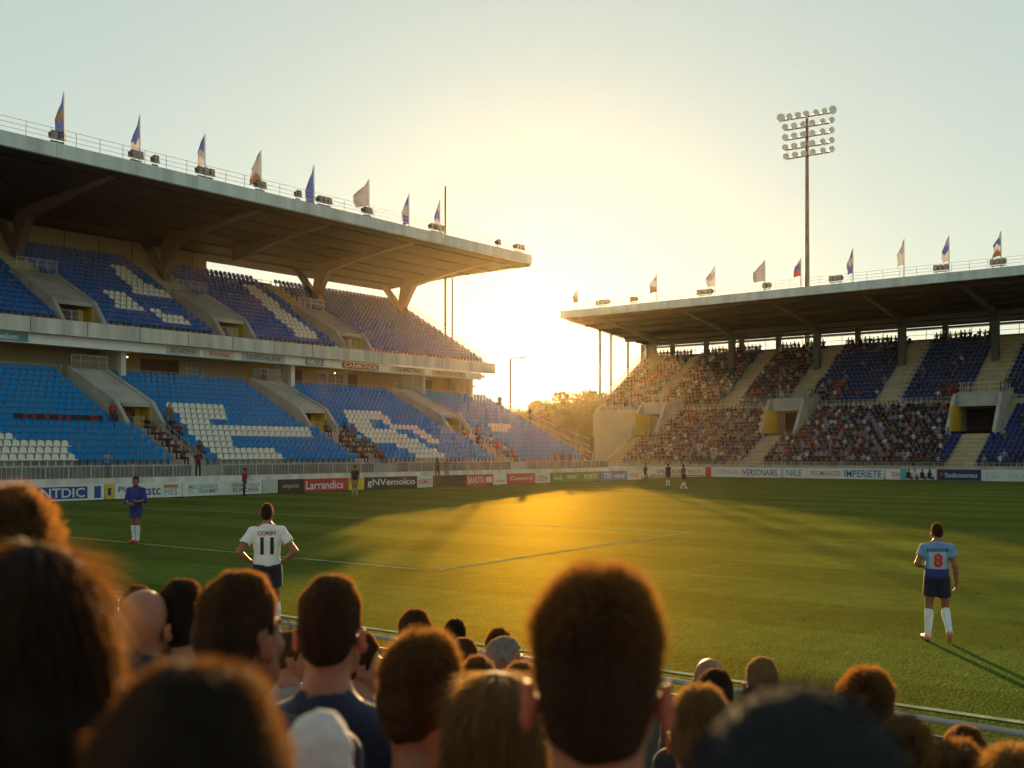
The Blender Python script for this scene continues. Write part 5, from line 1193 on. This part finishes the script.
# ------------------------------------------------------------------ floodlight mast behind the end stand
X = 135.0; Y = y_at(807, X); dM = pix(X, Y, 0)[2]; zM = lambda v: EYE + (HZ - v) * dM / F; pM = dM / F
FM = thing('floodlight_mast', 'tall floodlight mast with five rows of round lamps behind the end stand roof', 'floodlight', (X, Y, -.06), -math.pi / 2 + AZ)
mb = MB(); mb.tube([(0, 0, 0), (0, 0, 20), (0, 0, zM(118))], [.42, .36, .20], 10); mb.obj('pole', mat('mast_paint', (.20, .15, .12), .5, .1, 1), FM, True)
rowsM = [(zM(117), 27, 6, 23), (zM(127), 23, 6, 22), (zM(137), 23, 6, 22), (zM(147), 23, 6, 22), (zM(156), 22, 6, 22)]
M_LAMP = mat('lamp_housing', (.62, .62, .60), .4, .1, 2); M_REF = mat('lamp_reflector', (.80, .80, .76), .3)
for k, (z, wl, n, wr_) in enumerate(rowsM):
    x0, x1 = -wl * pM, wr_ * pM; sl = .16; mb = MB()
    mb.box((x0, -.08, -.07), (x1, .08, .07)); o = mb.obj('crossbar', M_DARKMET, FM); o.location = (0, -.3, z); o.rotation_euler = (0, -math.atan(sl), 0)
    m_ = n + (1 if k == 0 else 0)
    for i in range(m_):
        x = x0 + (x1 - x0) * i / (m_ - 1); r = .56 if (k == 0 and i in (0, m_ - 1)) else .42
        lm = MB(); prof = [(.0, .05), (.12, .22), (.28, r * .85), (.45, r), (.50, r)]; n8 = 10; vs = []; fs = []
        for q, rr in prof:
            for a in range(n8): vs.append((rr * math.cos(6.2832 * a / n8), -q, rr * math.sin(6.2832 * a / n8)))
        for j in range(len(prof) - 1):
            for a in range(n8): fs.append((j * n8 + a, j * n8 + (a + 1) % n8, (j + 1) * n8 + (a + 1) % n8, (j + 1) * n8 + a))
        fs.append(tuple(range(n8))); lm.add(vs, fs); lm.tube([(0, .05, 0), (0, 0, 0)], .08, 5)
        lo = lm.obj('lamp', M_LAMP, FM, True); lo.location = (x, -.42, z + x * sl + .30); lo.rotation_euler = (R(8), 0, R(12) * (1 if i > m_ / 2 else -1))
        gm = MB(); gm.add([(r * .93 * math.cos(6.2832 * a / 12), -.49, r * .93 * math.sin(6.2832 * a / 12)) for a in range(12)] + [(0, -.44, 0)], [(a, (a + 1) % 12, 12) for a in range(12)]); gm.obj('glass', M_REF, lo)
# ------------------------------------------------------------------ corner beyond the stands
LP = at_d(510.5, 395, 118); LP.z = -.06
t = thing('lamp_post', 'thin lamp post against the sun between the two stands', 'lamp post', LP, -math.pi / 2 + AZ)
mb = MB(); mb.tube([(0, 0, 0), (0, 0, 13.0)], [.16, .09], 8); mb.obj('pole', M_DARKMET, t); mb = MB(); mb.tube([(0, 0, 12.95), (.5, 0, 13.1), (1.1, 0, 13.1)], .05, 6); mb.obj('arm', M_DARKMET, t); mb = MB(); mb.box((1.0, -.12, 13.0), (1.6, .12, 13.14)); mb.obj('lamp_head', M_DARKMET, t)
t = thing('kiosk', 'small ochre kiosk at the top corner of the lower seats', 'kiosk', (86.6, 74.8, 0))
mb = MB(); mb.box((-1.6, 0, 0), (1.2, 3, 9.6)); mb.obj('wall', M_BEIGE, t); mb = MB(); mb.box((-1.8, -.2, 9.6), (1.4, 3.2, 9.75)); mb.obj('roof', M_DECK, t); mb = MB(); mb.box((-.9, -.05, 8.3), (.5, -.005, 9.3)); mb.obj('window', M_GLASS, t)
CF = thing('corner_fence', 'see-through fence with posts stepping down beside the trees in the corner', 'fence', (0, 0, 0))
mb = MB()
cpts = [at_d(500, 0, 112), at_d(530, 0, 110), at_d(560, 0, 108), at_d(592, 0, 106)]; cz = [7.6, 6.2, 4.6, 3.4]
cp = [Vector((p.x, p.y, z - 1.5)) for p, z in zip(cpts, cz)]
railing(mb, cp, 2.0, 2.4, .05, (1, .66, .33)); mb.obj('rail_frame', M_RAIL, CF)
mb = MB()
for p in cp: mb.box((p.x - .14, p.y - .14, -.06), (p.x + .14, p.y + .14, p.z + 2.3))
mb.obj('post', M_DARKMET, CF)
mb = MB(); mb.prism([(0, 0), (.3, 0), (.3, .1), (0, .1)], 'x', 0, .1)
bank = MB()
for a, b in zip(cp, cp[1:]):
    bank.add([(a.x, a.y, -.06), (b.x, b.y, -.06), (b.x, b.y, b.z), (a.x, a.y, a.z), (a.x + 4, a.y + 4, -.06), (b.x + 4, b.y + 4, -.06)], [(0, 1, 2, 3), (3, 2, 5, 4)])
tag(bank.obj('grass_bank', mat('bank_grass', (.07, .08, .03), .9, .3, .5)), None, None, None, 'structure')
# ------------------------------------------------------------------ trees beyond the ground
M_BARK = mat('bark', (.08, .055, .035), .9, .3, 3, .5, 10); 
LEAF = [mat('leaf_%d' % i, c, .6, .25, 2, tw=.45, transl=tr, spec=.3) for i, (c, tr) in enumerate([((.035, .045, .014), (.12, .10, .02)), ((.04, .05, .016), (.14, .11, .02)), ((.03, .04, .014), (.10, .09, .02))])]
def tree_proto(seed, h, w):
    r = np.random.default_rng(seed); tk = MB(); lean = r.normal(0, .3, 2)
    tk.tube([(0, 0, 0), (lean[0] * .3, lean[1] * .3, h * .3), (lean[0], lean[1], h * .62)], [.32, .24, .12], 7)
    nb = 13; C = []
    for i in range(nb):
        a = i * 2.4 + r.uniform(0, .6); f = r.uniform(.15, .6); e = np.array([math.cos(a) * w * r.uniform(.28, .48), math.sin(a) * w * r.uniform(.28, .48), h * r.uniform(.28, .86)])
        s = np.array([lean[0] * f, lean[1] * f, h * f]); tk.tube([s, (s + e) / 2 + (0, 0, .3), e], [.12, .08, .03], 5); C.append((e, w * r.uniform(.16, .26)))
    for i in range(12): C.append((np.array([r.normal(0, w * .2), r.normal(0, w * .2), h * r.uniform(.3, .97)]), w * r.uniform(.12, .22)))
    P = []; n = 4600
    for k in range(n):
        c, rad = C[r.integers(len(C))]; d = r.normal(size=3); d /= np.linalg.norm(d); d[2] *= .8; P.append(c + d * rad * r.uniform(.55, 1.05) ** .6)
    P = np.array(P); u = r.normal(size=(n, 3)); u /= np.linalg.norm(u, axis=1, keepdims=True); vv = np.cross(u, r.normal(size=(n, 3))); vv /= np.linalg.norm(vv, axis=1, keepdims=True); sz = r.uniform(.16, .34, (n, 1))
    V = np.stack([P - u * sz, P + vv * sz * .5, P + u * sz, P - vv * sz * .5], 1).reshape(-1, 3); Q = np.arange(4 * n).reshape(-1, 4)
    return tk, V, Q
TP = []
for i in range(3):
    tk, V, Q = tree_proto(40 + i, 11.5, 8.5); TP.append((tk.mesh('trunk', M_BARK, True), np_mesh('crown', V, Q, None, [LEAF[i]], False)))
tr = random.Random(5)
kinds = ['broad', 'rounded', 'ragged']
spots = [(586, 172, 1.22), (578, 160, 1.12), (566, 175, 1.16), (556, 168, 1.05), (546, 178, 1.1), (537, 170, .98), (528, 182, 1.06), (519, 175, .95), (508, 190, 1.05), (497, 180, 1.0), (485, 188, 1.1), (472, 182, 1.12), (458, 190, 1.1), (590, 200, 1.35), (572, 205, 1.3), (550, 210, 1.25), (530, 215, 1.2), (512, 220, 1.2), (601, 178, 1.2), (614, 185, 1.2), (440, 200, 1.1)]
for i, (u, d, s) in enumerate(spots):
    p = at_d(u, HZ, d); k = i % 3
    far = d >= 198
    t = thing('tree', '%s leafy tree %s the corner gap, in the %s row' % (kinds[k], 'closing' if 510 < u < 595 else 'beside', 'far' if far else 'near'), 'tree', (p.x, p.y, -.06), tr.uniform(0, 6), 'trees beyond the corner of the ground'); t.scale = (s, s, s * tr.uniform(.78, .88))
    link('trunk', TP[k][0], t); link('crown', TP[k][1], t)
# ------------------------------------------------------------------ air, light, camera
SUN_EL, SUN_U = 7.6, 540
az = AZ - math.atan((SUN_U - 512) / F)
HAZE = .00005
if HAZE:
    mb = MB(); mb.box((-720, -720, -1.2), (920, 920, 49.0)); hz = mb.obj('haze', None); hz.data.materials.clear()
    m = bpy.data.materials.new('haze'); m.use_nodes = True; nt = m.node_tree; nt.nodes.remove(nt.nodes['Principled BSDF']); pv = nt.nodes.new('ShaderNodeVolumePrincipled')
    pv.inputs['Color'].default_value = (1, .82, .52, 1); pv.inputs['Density'].default_value = HAZE; pv.inputs['Anisotropy'].default_value = .865
    nt.links.new(pv.outputs[0], nt.nodes['Material Output'].inputs['Volume']); hz.data.materials.append(m); tag(hz, None, None, None, 'stuff')
W = bpy.data.worlds.new('World'); sc.world = W; W.use_nodes = True; nt = W.node_tree; bg = nt.nodes['Background']
sk = nt.nodes.new('ShaderNodeTexSky'); sk.sky_type = 'NISHITA'; sk.sun_disc = False; sk.sun_elevation = R(SUN_EL); sk.sun_rotation = math.pi / 2 - az
sk.air_density = 1.0; sk.dust_density = .3; sk.ozone_density = 1.0; sk.altitude = 0
gm = nt.nodes.new('ShaderNodeGamma'); gm.inputs[1].default_value = .35; nt.links.new(sk.outputs[0], gm.inputs[0])
tn = nt.nodes.new('ShaderNodeMix'); tn.data_type = 'RGBA'; tn.blend_type = 'MULTIPLY'; tn.inputs[0].default_value = 1; tn.inputs[7].default_value = (1.33, 1.43, 1.24, 1); nt.links.new(gm.outputs[0], tn.inputs[6])
nt.links.new(tn.outputs[2], bg.inputs[0]); bg.inputs[1].default_value = .10
su = bpy.data.lights.new('sun', 'SUN'); su.energy = 5.0; su.angle = R(.6); su.color = (1, .62, .25); so = bpy.data.objects.new('sun', su); COL.objects.link(so)
dv = Vector((math.cos(az) * math.cos(R(SUN_EL)), math.sin(az) * math.cos(R(SUN_EL)), math.sin(R(SUN_EL)))); so.rotation_euler = dv.to_track_quat('Z', 'Y').to_euler(); so.location = dv * 300
cam = bpy.data.cameras.new('camera'); co = bpy.data.objects.new('camera', cam); COL.objects.link(co); sc.camera = co
co.location = (0, 0, EYE); co.rotation_euler = Vector((CA, SA, 0)).to_track_quat('-Z', 'Y').to_euler()
cam.sensor_width = 36; cam.lens = F / 1024 * 36; cam.shift_y = (HZ - 384) / 1024; cam.clip_end = 4000; cam.clip_start = .05
cam.dof.use_dof = True; cam.dof.focus_distance = 55; cam.dof.aperture_fstop = 3.4
sc.view_settings.view_transform = 'Standard'; sc.view_settings.look = 'None'; sc.view_settings.exposure = 1.585; sc.view_settings.gamma = 1
sc.cycles.max_bounces = 6; sc.cycles.diffuse_bounces = 3; sc.cycles.transmission_bounces = 4; sc.cycles.volume_bounces = 0; sc.cycles.sample_clamp_indirect = 6
sc.cycles.use_denoising = True
try: sc.cycles.denoiser = 'OPENIMAGEDENOISE'
except Exception: pass
